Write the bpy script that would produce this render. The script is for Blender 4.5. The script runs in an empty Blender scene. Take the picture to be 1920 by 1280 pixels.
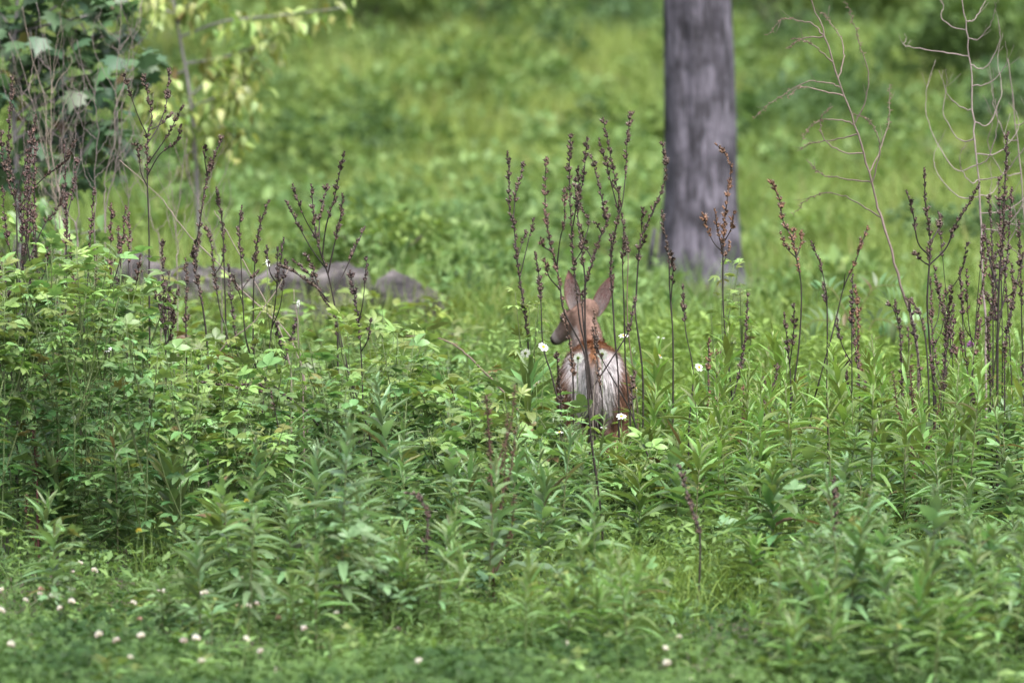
import bpy, math, random
import numpy as np
from mathutils import Vector, Matrix, Quaternion

# ------------------------------------------------------------------ camera, sky, sun, exposure
SC = bpy.context.scene
COL = SC.collection
FPX, CAMZ = 15059.0, 1.6            # telephoto: photo pixels per radian, eye height
cam = bpy.data.cameras.new("camera")
cam.sensor_width = 36.0
cam.lens = 36.0 * FPX / 1920.0
cam.clip_start, cam.clip_end = 0.5, 3000
cam.dof.use_dof = True
cam.dof.focus_distance = 37.8
cam.dof.aperture_fstop = 3.05
camo = bpy.data.objects.new("camera", cam)
camo.location = (0, 0, CAMZ)
camo.rotation_euler = (math.radians(90), 0, 0)
COL.objects.link(camo)
SC.camera = camo

SUN_EL, SUN_AZ = 58.0, 150.0        # degrees; azimuth clockwise from +Y (sun high behind the right shoulder)
w = bpy.data.worlds.new("World"); SC.world = w; w.use_nodes = True
nt = w.node_tree
sky = nt.nodes.new("ShaderNodeTexSky"); sky.sky_type = 'NISHITA'; sky.sun_disc = False
sky.sun_elevation = math.radians(SUN_EL); sky.sun_rotation = math.radians(SUN_AZ)
sky.dust_density = 4.0; sky.air_density = 0.6; sky.ozone_density = 1.0
bg = nt.nodes["Background"]; bg.inputs[1].default_value = 0.125
hs = nt.nodes.new("ShaderNodeHueSaturation"); hs.inputs['Saturation'].default_value = .45      # thin overcast whitens the whole sky
nt.links.new(sky.outputs[0], hs.inputs['Color']); nt.links.new(hs.outputs[0], bg.inputs[0])
sl = bpy.data.lights.new("sun", 'SUN'); sl.energy = 1.5; sl.angle = math.radians(40); sl.color = (1, .97, .92)
so = bpy.data.objects.new("sun", sl); COL.objects.link(so)
a, e = math.radians(SUN_AZ), math.radians(SUN_EL)
sd = Vector((math.sin(a) * math.cos(e), math.cos(a) * math.cos(e), math.sin(e)))
so.rotation_euler = sd.to_track_quat('Z', 'Y').to_euler()
so.location = (20, -20, 40)
vs = SC.view_settings
vs.view_transform = 'Standard'; vs.look = 'None'; vs.exposure = 1.8; vs.gamma = 1.0
vs.use_curve_mapping = False
SC.cycles.max_bounces = 6; SC.cycles.diffuse_bounces = 3; SC.cycles.glossy_bounces = 2
SC.cycles.transmission_bounces = 4; SC.cycles.transparent_max_bounces = 4

R = random.Random(11)
NR = np.random.default_rng(5)
PI = math.pi

# ------------------------------------------------------------------ helpers
def tag(o, label=None, cat=None, group=None, kind=None):
    if label: o["label"] = label
    if cat: o["category"] = cat
    if group: o["group"] = group
    if kind: o["kind"] = kind
    return o

def mesh_np(name, V, F, mat=None, col=None, smooth=False):
    """V (n,3), F (m,k) all faces with k corners (or list of such arrays), col (n,3)."""
    me = bpy.data.meshes.new(name)
    Fs = F if isinstance(F, list) else [F]
    Fs = [np.asarray(f, dtype=np.int32) for f in Fs if len(f)]
    V = np.asarray(V, dtype=np.float32)
    me.vertices.add(len(V)); me.vertices.foreach_set("co", V.ravel())
    nl = sum(f.size for f in Fs); npoly = sum(len(f) for f in Fs)
    me.loops.add(nl); me.polygons.add(npoly)
    me.loops.foreach_set("vertex_index", np.concatenate([f.ravel() for f in Fs]))
    tot = np.concatenate([np.full(len(f), f.shape[1], np.int32) for f in Fs])
    st = np.concatenate([[0], np.cumsum(tot)[:-1]]).astype(np.int32)
    me.polygons.foreach_set("loop_start", st)
    if smooth: me.polygons.foreach_set("use_smooth", np.ones(npoly, bool))
    if col is not None:
        at = me.color_attributes.new("Col", 'FLOAT_COLOR', 'POINT')
        c = np.ones((len(V), 4), np.float32); c[:, :3] = col
        at.data.foreach_set("color", c.ravel())
    me.update(calc_edges=True); me.validate()
    if mat: me.materials.append(mat)
    return me

def link(name, data, parent=None, color=None):
    o = bpy.data.objects.new(name, data)
    COL.objects.link(o)
    if parent is not None: o.parent = parent
    if color is not None: o.color = (color[0], color[1], color[2], 1)
    return o

def thing(name, loc, label, cat, group=None):
    o = bpy.data.objects.new(name, None); o.empty_display_size = .05
    COL.objects.link(o); o.location = loc
    return tag(o, label, cat, group)

class MB:
    """collects vertices, quads/tris and point colours"""
    def __init__(s): s.v = []; s.q = []; s.t = []; s.c = []
    def add(s, V, Q=(), T=(), C=(1, 1, 1)):
        b = len(s.v); s.v.extend(V)
        s.q.extend([tuple(i + b for i in f) for f in Q]); s.t.extend([tuple(i + b for i in f) for f in T])
        if len(C) == 3 and not hasattr(C[0], '__len__'): s.c.extend([C] * len(V))
        else: s.c.extend(C)
    def mesh(s, name, mat, smooth=True):
        F = []
        if s.q: F.append(np.array(s.q))
        if s.t: F.append(np.array(s.t))
        return mesh_np(name, np.array(s.v), F, mat, np.array(s.c), smooth)

def spline(pts, n):
    """Catmull-Rom through pts, n samples"""
    P = [np.array(p, float) for p in pts]
    if len(P) < 3:
        return [P[0] + (P[-1] - P[0]) * k / (n - 1) for k in range(n)]
    P = [2 * P[0] - P[1]] + P + [2 * P[-1] - P[-2]]
    m = len(P) - 3; out = []
    for k in range(n):
        t = k / (n - 1) * m; i = min(int(t), m - 1); u = t - i
        p0, p1, p2, p3 = P[i:i + 4]
        out.append(.5 * (2 * p1 + (p2 - p0) * u + (2 * p0 - 5 * p1 + 4 * p2 - p3) * u * u + (3 * p1 - p0 - 3 * p2 + p3) * u ** 3))
    return out

def tube(mb, pts, r0, r1, sides=5, C=(1, 1, 1), knots=0.0):
    pts = [np.array(p, float) for p in pts]; n = len(pts); V = []; Q = []
    for k in range(n):
        d = pts[min(k + 1, n - 1)] - pts[max(k - 1, 0)]; d /= (np.linalg.norm(d) + 1e-9)
        ref = np.array([0, 1., 0]) if abs(d[1]) < .8 else np.array([1., 0, 0])
        u = np.cross(d, ref); u /= np.linalg.norm(u); v = np.cross(d, u)
        r = r0 + (r1 - r0) * k / (n - 1)
        if knots: r *= 1 + knots * R.uniform(-1, 1)
        for j in range(sides):
            t = 2 * PI * j / sides
            V.append(pts[k] + (u * math.cos(t) + v * math.sin(t)) * r)
    for k in range(n - 1):
        for j in range(sides):
            a = k * sides + j; b = k * sides + (j + 1) % sides
            Q.append((a, b, b + sides, a + sides))
    T = [((n - 1) * sides, (n - 1) * sides + j, (n - 1) * sides + j + 1) for j in range(1, sides - 1)]
    mb.add(V, Q, T, C)

_tab = NR.random((64, 64))
def vnoise(x, y, s, seed=0):
    x = np.asarray(x, float) / s + seed * 7.13; y = np.asarray(y, float) / s + seed * 3.71
    xi = np.floor(x).astype(int); yi = np.floor(y).astype(int)
    fx = x - xi; fy = y - yi; fx = fx * fx * (3 - 2 * fx); fy = fy * fy * (3 - 2 * fy)
    g = lambda a, b: _tab[a % 64, b % 64]
    return (g(xi, yi) * (1 - fx) + g(xi + 1, yi) * fx) * (1 - fy) + (g(xi, yi + 1) * (1 - fx) + g(xi + 1, yi + 1) * fx) * fy

# terrain: a slope that rises away from the eye
_py = np.array([-30, 0, 28, 31, 40, 44, 48, 52, 55, 70, 100, 150, 300, 600, 1200.])
_pz = np.array([-.2, 0, .20, .2825, .72, 1.13, 1.68, 1.86, 1.97, 3.05, 6.0, 13.5, 48, 95, 120.])
_yy = np.linspace(-30, 1200, 24601)
_zz = np.interp(_yy, _py, _pz)
_k = np.ones(41) / 41; _zs = np.convolve(np.pad(_zz, 20, mode='edge'), _k, mode='valid')
def gz(x, y):
    x = np.asarray(x, float); y = np.asarray(y, float)
    amp = np.clip((y - 42) / 20, 0.0, 1.0) * .22 + .05
    amp2 = np.clip((y - 42) / 20, 0.0, 1.0) * .16 + .02
    return np.interp(y, _yy, _zs) + amp * (vnoise(x, y, 5.0, 1) - .5) + amp2 * (vnoise(x, y, 1.3, 2) - .5)
def gzf(x, y): return float(gz(x, y))
_gy = np.linspace(26, 130, 4000)
_gp = 640 - (np.interp(_gy, _yy, _zs) - CAMZ) / _gy * FPX
def dist_at(py): return np.interp(-np.asarray(py, float), -_gp, _gy)     # distance of the ground seen at that photo row
def W(px, py, y): return np.array([(px - 960) / FPX * y, y, CAMZ + (640 - py) / FPX * y])
def X(px, y): return (px - 960) / FPX * y

# ------------------------------------------------------------------ materials
def nodes(name):
    m = bpy.data.materials.new(name); m.use_nodes = True
    t = m.node_tree; t.nodes.clear()
    out = t.nodes.new("ShaderNodeOutputMaterial")
    return m, t, out
def N(t, typ, **kw):
    n = t.nodes.new(typ)
    for k, v in kw.items(): setattr(n, k, v)
    return n

def leaf_mat(name, src, rough=.42, spec=.5, trans=.3, vary=.4, sat_t=1.0):
    m, t, out = nodes(name)
    info = N(t, "ShaderNodeObjectInfo")
    if src == 'OBJ': base = info.outputs['Color']
    else:
        at = N(t, "ShaderNodeAttribute", attribute_name="Col"); base = at.outputs['Color']
    if src == 'OBJ':
        geo = N(t, "ShaderNodeTexCoord")
        nz = N(t, "ShaderNodeTexNoise"); nz.inputs['Scale'].default_value = 9.0
        t.links.new(geo.outputs['Object'], nz.inputs['Vector'])
        mul = N(t, "ShaderNodeMath", operation='MULTIPLY_ADD'); t.links.new(info.outputs['Random'], mul.inputs[0])
        mul.inputs[1].default_value = vary * 2; mul.inputs[2].default_value = 1 - vary - .15
        ad = N(t, "ShaderNodeMath", operation='MULTIPLY_ADD'); t.links.new(nz.outputs[0], ad.inputs[0])
        ad.inputs[1].default_value = .3; t.links.new(mul.outputs[0], ad.inputs[2])
        hs = N(t, "ShaderNodeHueSaturation")
        t.links.new(ad.outputs[0], hs.inputs['Value']); t.links.new(base, hs.inputs['Color'])
        h2 = N(t, "ShaderNodeMath", operation='MULTIPLY_ADD'); t.links.new(info.outputs['Random'], h2.inputs[0])
        h2.inputs[1].default_value = .05; h2.inputs[2].default_value = .475
        t.links.new(h2.outputs[0], hs.inputs['Hue'])
        base = hs.outputs[0]
    p = N(t, "ShaderNodeBsdfPrincipled")
    p.inputs['Roughness'].default_value = rough
    p.inputs['Specular IOR Level'].default_value = spec
    t.links.new(base, p.inputs['Base Color'])
    tr = N(t, "ShaderNodeBsdfTranslucent")
    mx = N(t, "ShaderNodeMix", data_type='RGBA', blend_type='MULTIPLY'); mx.inputs[0].default_value = 1
    t.links.new(base, mx.inputs[6]); mx.inputs[7].default_value = (1.35, 1.35, .85, 1)
    t.links.new(mx.outputs[2], tr.inputs['Color'])
    ms = N(t, "ShaderNodeMixShader"); ms.inputs[0].default_value = trans
    t.links.new(p.outputs[0], ms.inputs[1]); t.links.new(tr.outputs[0], ms.inputs[2])
    t.links.new(ms.outputs[0], out.inputs[0])
    return m

def plain_mat(name, rough=.8, src='ATTR', spec=.3, bump=None):
    m, t, out = nodes(name)
    p = N(t, "ShaderNodeBsdfPrincipled"); p.inputs['Roughness'].default_value = rough
    p.inputs['Specular IOR Level'].default_value = spec
    if src == 'OBJ': c = N(t, "ShaderNodeObjectInfo").outputs['Color']
    else: c = N(t, "ShaderNodeAttribute", attribute_name="Col").outputs['Color']
    tc = N(t, "ShaderNodeTexCoord"); nz = N(t, "ShaderNodeTexNoise"); nz.inputs['Scale'].default_value = 60
    nz.inputs['Detail'].default_value = 4
    t.links.new(tc.outputs['Object'], nz.inputs['Vector'])
    hs = N(t, "ShaderNodeHueSaturation"); ma = N(t, "ShaderNodeMath", operation='MULTIPLY_ADD')
    ma.inputs[1].default_value = 1.0; ma.inputs[2].default_value = .5
    t.links.new(nz.outputs[0], ma.inputs[0]); t.links.new(ma.outputs[0], hs.inputs['Value']); t.links.new(c, hs.inputs['Color'])
    t.links.new(hs.outputs[0], p.inputs['Base Color'])
    if bump:
        b = N(t, "ShaderNodeBump"); b.inputs['Strength'].default_value = bump; b.inputs['Distance'].default_value = .02
        t.links.new(nz.outputs[0], b.inputs['Height']); t.links.new(b.outputs[0], p.inputs['Normal'])
    t.links.new(p.outputs[0], out.inputs[0])
    return m

M_LEAF = leaf_mat("leaf", 'OBJ')
M_STUFF = leaf_mat("foliage_mass", 'ATTR', rough=.55, spec=.22, trans=.33)
M_STEM = plain_mat("stem", .6)
M_DRY = plain_mat("dry_stem", .75)
M_FLOWER = leaf_mat("petal", 'ATTR', rough=.6, spec=.2, trans=.3)
M_FUR = plain_mat("fur", .85, spec=.15)
M_SKIN = plain_mat("hide", .8, spec=.2)

def ground_mat():
    m, t, out = nodes("soil")
    p = N(t, "ShaderNodeBsdfPrincipled"); p.inputs['Roughness'].default_value = .95
    tc = N(t, "ShaderNodeTexCoord")
    n1 = N(t, "ShaderNodeTexNoise"); n1.inputs['Scale'].default_value = 1.6; n1.inputs['Detail'].default_value = 6
    n2 = N(t, "ShaderNodeTexNoise"); n2.inputs['Scale'].default_value = 28; n2.inputs['Detail'].default_value = 5
    for n in (n1, n2): t.links.new(tc.outputs['Object'], n.inputs['Vector'])
    r1 = N(t, "ShaderNodeValToRGB"); r1.color_ramp.elements[0].color = (.035, .05, .016, 1); r1.color_ramp.elements[1].color = (.075, .062, .045, 1)
    r1.color_ramp.elements[0].position = .4; r1.color_ramp.elements[1].position = .62
    t.links.new(n1.outputs[0], r1.inputs[0])
    r2 = N(t, "ShaderNodeValToRGB"); r2.color_ramp.elements[0].color = (.45, .42, .4, 1); r2.color_ramp.elements[1].color = (1.5, 1.45, 1.35, 1)
    t.links.new(n2.outputs[0], r2.inputs[0])
    mx = N(t, "ShaderNodeMix", data_type='RGBA', blend_type='MULTIPLY'); mx.inputs[0].default_value = 1
    t.links.new(r1.outputs[0], mx.inputs[6]); t.links.new(r2.outputs[0], mx.inputs[7])
    t.links.new(mx.outputs[2], p.inputs['Base Color'])
    b = N(t, "ShaderNodeBump"); b.inputs['Strength'].default_value = .6; b.inputs['Distance'].default_value = .03
    t.links.new(n2.outputs[0], b.inputs['Height']); t.links.new(b.outputs[0], p.inputs['Normal'])
    t.links.new(p.outputs[0], out.inputs[0]); return m

# ------------------------------------------------------------------ ground: one sheet to the horizon
ys = np.unique(np.concatenate([np.linspace(-30, 26, 20), np.linspace(26, 60, 120), np.linspace(60, 130, 120), np.linspace(130, 1200, 60)]))
xs = np.unique(np.concatenate([np.linspace(-700, -14, 24), np.linspace(-14, 14, 130), np.linspace(14, 700, 24)]))
GX, GY = np.meshgrid(xs, ys); GZ = gz(GX, GY)
V = np.stack([GX, GY, GZ], -1).reshape(-1, 3)
nx = len(xs); ii, jj = np.meshgrid(np.arange(nx - 1), np.arange(len(ys) - 1)); b = (jj * nx + ii).ravel()
tag(link("ground", mesh_np("ground", V, np.stack([b, b + 1, b + nx + 1, b + nx], -1), ground_mat(), smooth=True)),
    "sloping meadow soil under the weeds", "ground", kind="structure")
# ------------------------------------------------------------------ scattered blades and leaves (stuff)
def blades(x, y, z, h, wd, az, lean, col, seg=3):
    """grass blades as one vertex block: each a tapering strip bent over by lean"""
    n = len(x); L = seg + 1
    t = np.linspace(0, 1, L)[None, :]
    dx = np.cos(az)[:, None]; dy = np.sin(az)[:, None]
    off = lean[:, None] * h[:, None] * t ** 2
    up = h[:, None] * (t - .28 * lean[:, None] * t ** 2)
    cx = x[:, None] + dx * off; cy = y[:, None] + dy * off; cz = z[:, None] + up
    wv = wd[:, None] * (1 - t) ** .7 * .5
    fa = az + NR.uniform(.8, 2.3, n); px = np.cos(fa)[:, None]; py = np.sin(fa)[:, None]
    Lf = np.stack([cx - px * wv, cy - py * wv, cz], -1); Rt = np.stack([cx + px * wv, cy + py * wv, cz], -1)
    Vv = np.stack([Lf[:, :-1], Rt[:, :-1]], 2).reshape(n, -1, 3)
    tip = np.stack([cx[:, -1], cy[:, -1], cz[:, -1]], -1)[:, None, :]
    Vv = np.concatenate([Vv, tip], 1); k = Vv.shape[1]
    base = (np.arange(n) * k)[:, None]
    Q = np.concatenate([base + np.array([[2 * i, 2 * i + 1, 2 * i + 3, 2 * i + 2]]) for i in range(seg - 1)], 0) if seg > 1 else np.zeros((0, 4), int)
    T = base + np.array([[k - 3, k - 2, k - 1]])
    C = np.repeat(col[:, None, :], k, 1).reshape(-1, 3)
    return Vv.reshape(-1, 3), Q, T, C

def rhombs(c, ax, nrm, L, wd, col, fold=.18):
    """small leaves: bent rhombus (base, left, right, tip), two triangles across the midrib"""
    n = len(c)
    s = np.cross(ax, nrm); s /= (np.linalg.norm(s, axis=1, keepdims=True) + 1e-9)
    up = np.cross(s, ax)
    B = c; Tp = c + ax * L[:, None] - up * (L * .12)[:, None]
    mid = c + ax * (L * .48)[:, None]
    Lf = mid + s * (wd * .5)[:, None] + up * (wd * fold)[:, None]; Rt = mid - s * (wd * .5)[:, None] + up * (wd * fold)[:, None]
    Vv = np.stack([B, Lf, Tp, Rt], 1).reshape(-1, 3)
    b = (np.arange(n) * 4)[:, None]
    T = np.concatenate([b + [[0, 2, 1]], b + [[0, 3, 2]]], 0)
    return Vv, T, np.repeat(col[:, None, :], 4, 1).reshape(-1, 3)

def unit(v): return v / (np.linalg.norm(v, axis=-1, keepdims=True) + 1e-9)
def mixc(a, b, t): return np.asarray(a)[None, :] * (1 - t[:, None]) + np.asarray(b)[None, :] * t[:, None]

def stuff(name, blocks, label, cat, mat=None):
    Vs, Qs, Ts, Cs, o = [], [], [], [], 0
    for V_, Q_, T_, C_ in blocks:
        Vs.append(V_); Cs.append(C_)
        if len(Q_): Qs.append(Q_ + o)
        if len(T_): Ts.append(T_ + o)
        o += len(V_)
    F = ([np.concatenate(Qs)] if Qs else []) + ([np.concatenate(Ts)] if Ts else [])
    return tag(link(name, mesh_np(name, np.concatenate(Vs), F, mat or M_STUFF, np.concatenate(Cs))), label, cat, kind="stuff")

def leaf_cloud(cx, cy, cz, rx, ry, rz, n, size, c0, c1, droop=.3, shell=.55):
    """leaves spread through an ellipsoid, more towards its surface"""
    d = unit(NR.normal(size=(n, 3))); rr = NR.uniform(shell, 1, n) ** .6
    d[:, 2] = np.abs(d[:, 2]) * np.where(NR.random(n) < .75, 1, -1)
    c = np.stack([cx + d[:, 0] * rr * rx, cy + d[:, 1] * rr * ry, cz + d[:, 2] * rr * rz], -1)
    ax = unit(d * .7 + NR.normal(size=(n, 3)) * .6 + np.array([0, 0, -droop]))
    nm = unit(NR.normal(size=(n, 3)) * .5 + np.array([0, 0, 1.]))
    L = size * NR.uniform(.6, 1.3, n)
    col = mixc(c0, c1, np.clip(NR.random(n), 0, 1)) * NR.uniform(.75, 1.25, (n, 1))
    return rhombs(c, ax, nm, L, L * NR.uniform(.4, .62, n), col)

# ------------------------------------------------------------------ hillside grass and undergrowth far behind the deer
GA, GB, GD = (.205, .27, .07), (.14, .22, .058), (.27, .27, .11)
def hill_grass():
    n = 120000
    py = NR.uniform(-70, 660, n); px = NR.uniform(-260, 2180, n)
    y = dist_at(py) + NR.uniform(-.6, .6, n)
    y = np.maximum(y, 43.5)
    x = X(px, y)
    den = vnoise(x, y * .2, .8, 4)
    keep = NR.random(n) < (.25 + 1.1 * den)
    x, y = x[keep], y[keep]; n = len(x)
    foot = (np.abs(x - X(1305, y)) < X(1305, y) * 0 + .62) & (y > 47.5) & (y < 55.6)
    h = (.12 + .42 * vnoise(x, y * .16, 1.1, 5)) * NR.uniform(.6, 1.35, n)
    h = np.where(foot, h * .25, h)
    t = np.clip(.6 * vnoise(x, y * .13, 1.4, 6) * 1.5 + .4 * vnoise(x, y * .25, 3.5, 17) * 1.5 - .25 + NR.uniform(-.2, .2, n), 0, 1)
    col = mixc(GB, GA, t); s = NR.random(n) < .06; col[s] = GD
    col *= NR.uniform(.7, 1.3, (n, 1))
    return blades(x, y, gz(x, y) - .02, h, NR.uniform(.008, .02, n) * (y / 50), NR.uniform(0, 2 * PI, n), NR.uniform(.1, .9, n), col, 2)
V_, Q_, T_, C_ = hill_grass()
stuff("hillside_grass", [(V_, Q_, T_, C_)], "yellow green meadow grass covering the blurred hillside behind the tree trunk", "grass")

def undergrowth():
    out = []
    spots = []
    for _ in range(190):                              # pale leafy mounds between rocks and hillside
        px = R.uniform(400, 1260); py = R.uniform(250, 640)
        if R.random() < (400 - py) / 170: continue
        spots.append((px, py, R.uniform(.22, .5), R.uniform(.12, .3), 'p'))
    for _ in range(75):                              # weeds along the rocks' foot
        spots.append((R.uniform(220, 900), R.uniform(600, 668), R.uniform(.14, .26), R.uniform(.10, .2), R.choice('ppyg')))
    for q in [(1215, 560), (1250, 575), (1290, 585), (1330, 580), (1370, 570), (1400, 560), (1270, 600), (1350, 600)]: spots.append((q[0], q[1] + 35, .18, .05, 'p'))
    for q in [(345, 400), (380, 395), (410, 400), (370, 430), (400, 440), (340, 440), (395, 365), (360, 370)]: spots.append((*q, .22, .3, 'p'))
    for _ in range(60):                              # rank growth right of the trunk
        spots.append((R.uniform(1370, 2000), R.uniform(360, 640), R.uniform(.25, .5), R.uniform(.12, .26), R.choice('pg')))
    for _ in range(40): spots.append((R.uniform(-80, 480), R.uniform(260, 560), R.uniform(.3, .55), R.uniform(.2, .4), R.choice('gpd')))
    for _ in range(230): spots.append((R.uniform(-100, 2050), R.uniform(0, 370), R.uniform(.2, .55), R.uniform(.2, .6), R.choice('ggpgpd')))
    for x0, x1, p0, p1, n_, k_ in [(840, 1010, 40, 125, 16, 'd'), (1020, 1240, 10, 110, 16, 'b'), (1740, 1960, 10, 140, 22, 'd'), (1400, 1720, 0, 110, 20, 'b'), (1540, 1660, 220, 310, 9, 'd'), (440, 760, 270, 340, 16, 'd'), (640, 780, 0, 60, 9, 'd'), (1390, 1520, 210, 330, 9, 'b'), (230, 330, 300, 460, 12, 'd'), (830, 960, 560, 690, 12, 'd'), (560, 700, 420, 480, 7, 'd'), (1780, 1960, 330, 460, 12, 'd')]:
        for _ in range(n_): spots.append((R.uniform(x0, x1), R.uniform(p0, p1), R.uniform(.2, .5) * (1 if p1 < 400 else .6), R.uniform(.2, .6) * (1 if p1 < 400 else .5), k_))
    for px, py, r, h, k in spots:
        y = float(dist_at(py)); x = X(px, y)
        c0, c1 = {'b': ((.065, .125, .058), (.125, .20, .095)), 'y': ((.15, .22, .05), (.27, .34, .07)), 'p': ((.095, .18, .06), (.20, .29, .105)), 'g': ((.085, .155, .045), (.17, .235, .065)), 'd': ((.04, .085, .027), (.085, .145, .048))}[k]
        if abs(px - 1310) < 120 and 470 < py < 600: h = min(h, .06); r = min(r, .2)
        n = int(260 * (r / .4) ** 2)
        V_, T_, C_ = leaf_cloud(x, y, gzf(x, y) + h * .2, r, r, h, n, R.uniform(.075, .14), c0, c1, shell=.2)
        out.append((V_, np.zeros((0, 4), int), T_, C_))
    return out
stuff("undergrowth", undergrowth(), "pale leafy ground cover in soft mounds behind the rocks and round the tree", "undergrowth")

def shrub(px, py, y, rw, rh, n, c0, c1, size, label, stems=8):
    x = X(px, y); g = gzf(x, y)
    t = thing("shrub", (x, y, g), label, "shrub", "shrubs on the far hillside")
    mb = MB(); bl = []
    for k in range(stems):
        a = R.uniform(0, 2 * PI); q = R.uniform(.2, 1.15)
        tip = (math.cos(a) * rw * q, math.sin(a) * rw * q, rh * R.uniform(.9, 1.7))
        tube(mb, spline([(0, 0, -.05), (tip[0] * .35, tip[1] * .35, tip[2] * .5), tip], 6), .02, .006, 5, (.09, .075, .06))
        r = rw * R.uniform(.3, .75)
        V_, T_, C_ = leaf_cloud(tip[0], tip[1], tip[2], r, r, r * R.uniform(.45, .9), n // stems, size, c0, c1)
        bl.append((V_, T_, C_))
    link("stem", mb.mesh("stem", M_STEM), t)
    o = 0; Vs, Ts, Cs = [], [], []
    for V_, T_, C_ in bl: Vs.append(V_); Ts.append(T_ + o); Cs.append(C_); o += len(V_)
    f = link("foliage", mesh_np("foliage", np.concatenate(Vs), np.concatenate(Ts), M_STUFF, np.concatenate(Cs)), t)
    return t
DK = ((.06, .115, .036), (.13, .205, .065)); BL = ((.065, .125, .06), (.13, .21, .10)); GR = ((.095, .165, .045), (.18, .255, .07))
for a in [
    (900, 50, 92, 1.3, .42, 2000, *DK, .14, "dark green shrub at the top edge above the bare patch of hillside"),
    (690, 40, 90, .8, .5, 1500, *GR, .13, "mid green shrub at the top edge, up the slope from the rocks"),
    (1000, 20, 99, 1.3, .7, 1800, *BL, .14, "grey green shrub on the crest behind the darkest one"),
    (1470, 50, 88, .9, .6, 2000, *GR, .13, "yellow green shrub high on the slope, first one past the tree trunk"),
    (1660, 50, 88, 1.0, .45, 1500, *GR, .13, "loose green shrub behind the bent tip of the tall dry stalk"),
    (1850, 40, 78, .9, .7, 2600, *DK, .12, "darkest shrub in the upper corner behind the dry twiggy weeds"),
    (1960, 160, 70, .6, .5, 1500, *BL, .1, "bluish shrub cut by the frame edge beside the twiggy weeds"),
    (440, -10, 99, 1.4, .5, 1400, *GR, .14, "loose shrub on the crest behind the yellow leaved sapling"),
    (230, 40, 85, 1.2, .7, 2000, *GR, .13, "green shrub far behind the maple sapling"),
    (1330, 20, 97, 1.0, .6, 1600, *DK, .14, "dark shrub hidden half behind the tree trunk"),
    (560, 10, 96, 1.3, .4, 1400, *GR, .14, "loose low shrub at the top edge right of the sapling's crown"),
    (790, 20, 97, 1.2, .6, 1700, *GR, .14, "green shrub on the crest left of the darkest top shrub"),
    (1200, 30, 93, 1.0, .6, 1700, *BL, .14, "grey green shrub touching the tree trunk's left side at the top"),
    (1560, 30, 95, 1.2, .7, 2000, *GR, .14, "large green shrub behind the tall leaning dry stalk's tip"),
    (1800, 20, 90, 1.2, .9, 2200, *DK, .14, "deep green shrub behind the pale twiggy stem's top"),
    (600, 470, 50, .3, .2, 700, *DK, .075, "low dark shrub just behind the rock ledge"),
    (690, 440, 51, .45, .25, 900, *GR, .08, "low pale shrub behind the boulder end of the ledge"),
    (1560, 400, 58, .35, .16, 600, *GR, .075, "low shrub in the grass between trunk and twiggy weeds"),
    (1840, 420, 57, .45, .3, 900, *BL, .075, "low bluish shrub behind the cluster of black stalks"),
]: shrub(*a)

# ------------------------------------------------------------------ dead tree trunk
def bark_mat(name, lo, hi, vscale=(17, 17, 3.0)):
    m, t, out = nodes(name)
    p = N(t, "ShaderNodeBsdfPrincipled"); p.inputs['Roughness'].default_value = .92
    tc = N(t, "ShaderNodeTexCoord"); mp = N(t, "ShaderNodeMapping"); mp.inputs['Scale'].default_value = vscale
    t.links.new(tc.outputs['Object'], mp.inputs[0])
    n1 = N(t, "ShaderNodeTexNoise"); n1.inputs['Scale'].default_value = 1; n1.inputs['Detail'].default_value = 8; n1.inputs['Roughness'].default_value = .72
    t.links.new(mp.outputs[0], n1.inputs['Vector'])
    r = N(t, "ShaderNodeValToRGB"); r.color_ramp.elements[0].position = .36; r.color_ramp.elements[1].position = .62
    r.color_ramp.elements[0].color = (*lo, 1); r.color_ramp.elements[1].color = (*hi, 1)
    t.links.new(n1.outputs[0], r.inputs[0])
    n2 = N(t, "ShaderNodeTexNoise"); n2.inputs['Scale'].default_value = 4.5; n2.inputs['Detail'].default_value = 5
    t.links.new(tc.outputs['Object'], n2.inputs['Vector'])
    r2 = N(t, "ShaderNodeValToRGB"); r2.color_ramp.elements[0].position = .38; r2.color_ramp.elements[1].position = .6
    r2.color_ramp.elements[0].color = (.28, .27, .3, 1); r2.color_ramp.elements[1].color = (1.25, 1.22, 1.25, 1)
    t.links.new(n2.outputs[0], r2.inputs[0])
    mx = N(t, "ShaderNodeMix", data_type='RGBA', blend_type='MULTIPLY'); mx.inputs[0].default_value = 1
    t.links.new(r.outputs[0], mx.inputs[6]); t.links.new(r2.outputs[0], mx.inputs[7]); t.links.new(mx.outputs[2], p.inputs['Base Color'])
    b = N(t, "ShaderNodeBump"); b.inputs['Strength'].default_value = .8; b.inputs['Distance'].default_value = .02
    t.links.new(n1.outputs[0], b.inputs['Height']); t.links.new(b.outputs[0], p.inputs['Normal'])
    t.links.new(p.outputs[0], out.inputs[0]); return m
M_BARK = bark_mat("weathered_wood", (.014, .0135, .017), (.135, .127, .156), (34, 34, 4.0))
M_LOG = bark_mat("log_bark", (.008, .0075, .007), (.15, .137, .135), (9, 9, 16))

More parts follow.
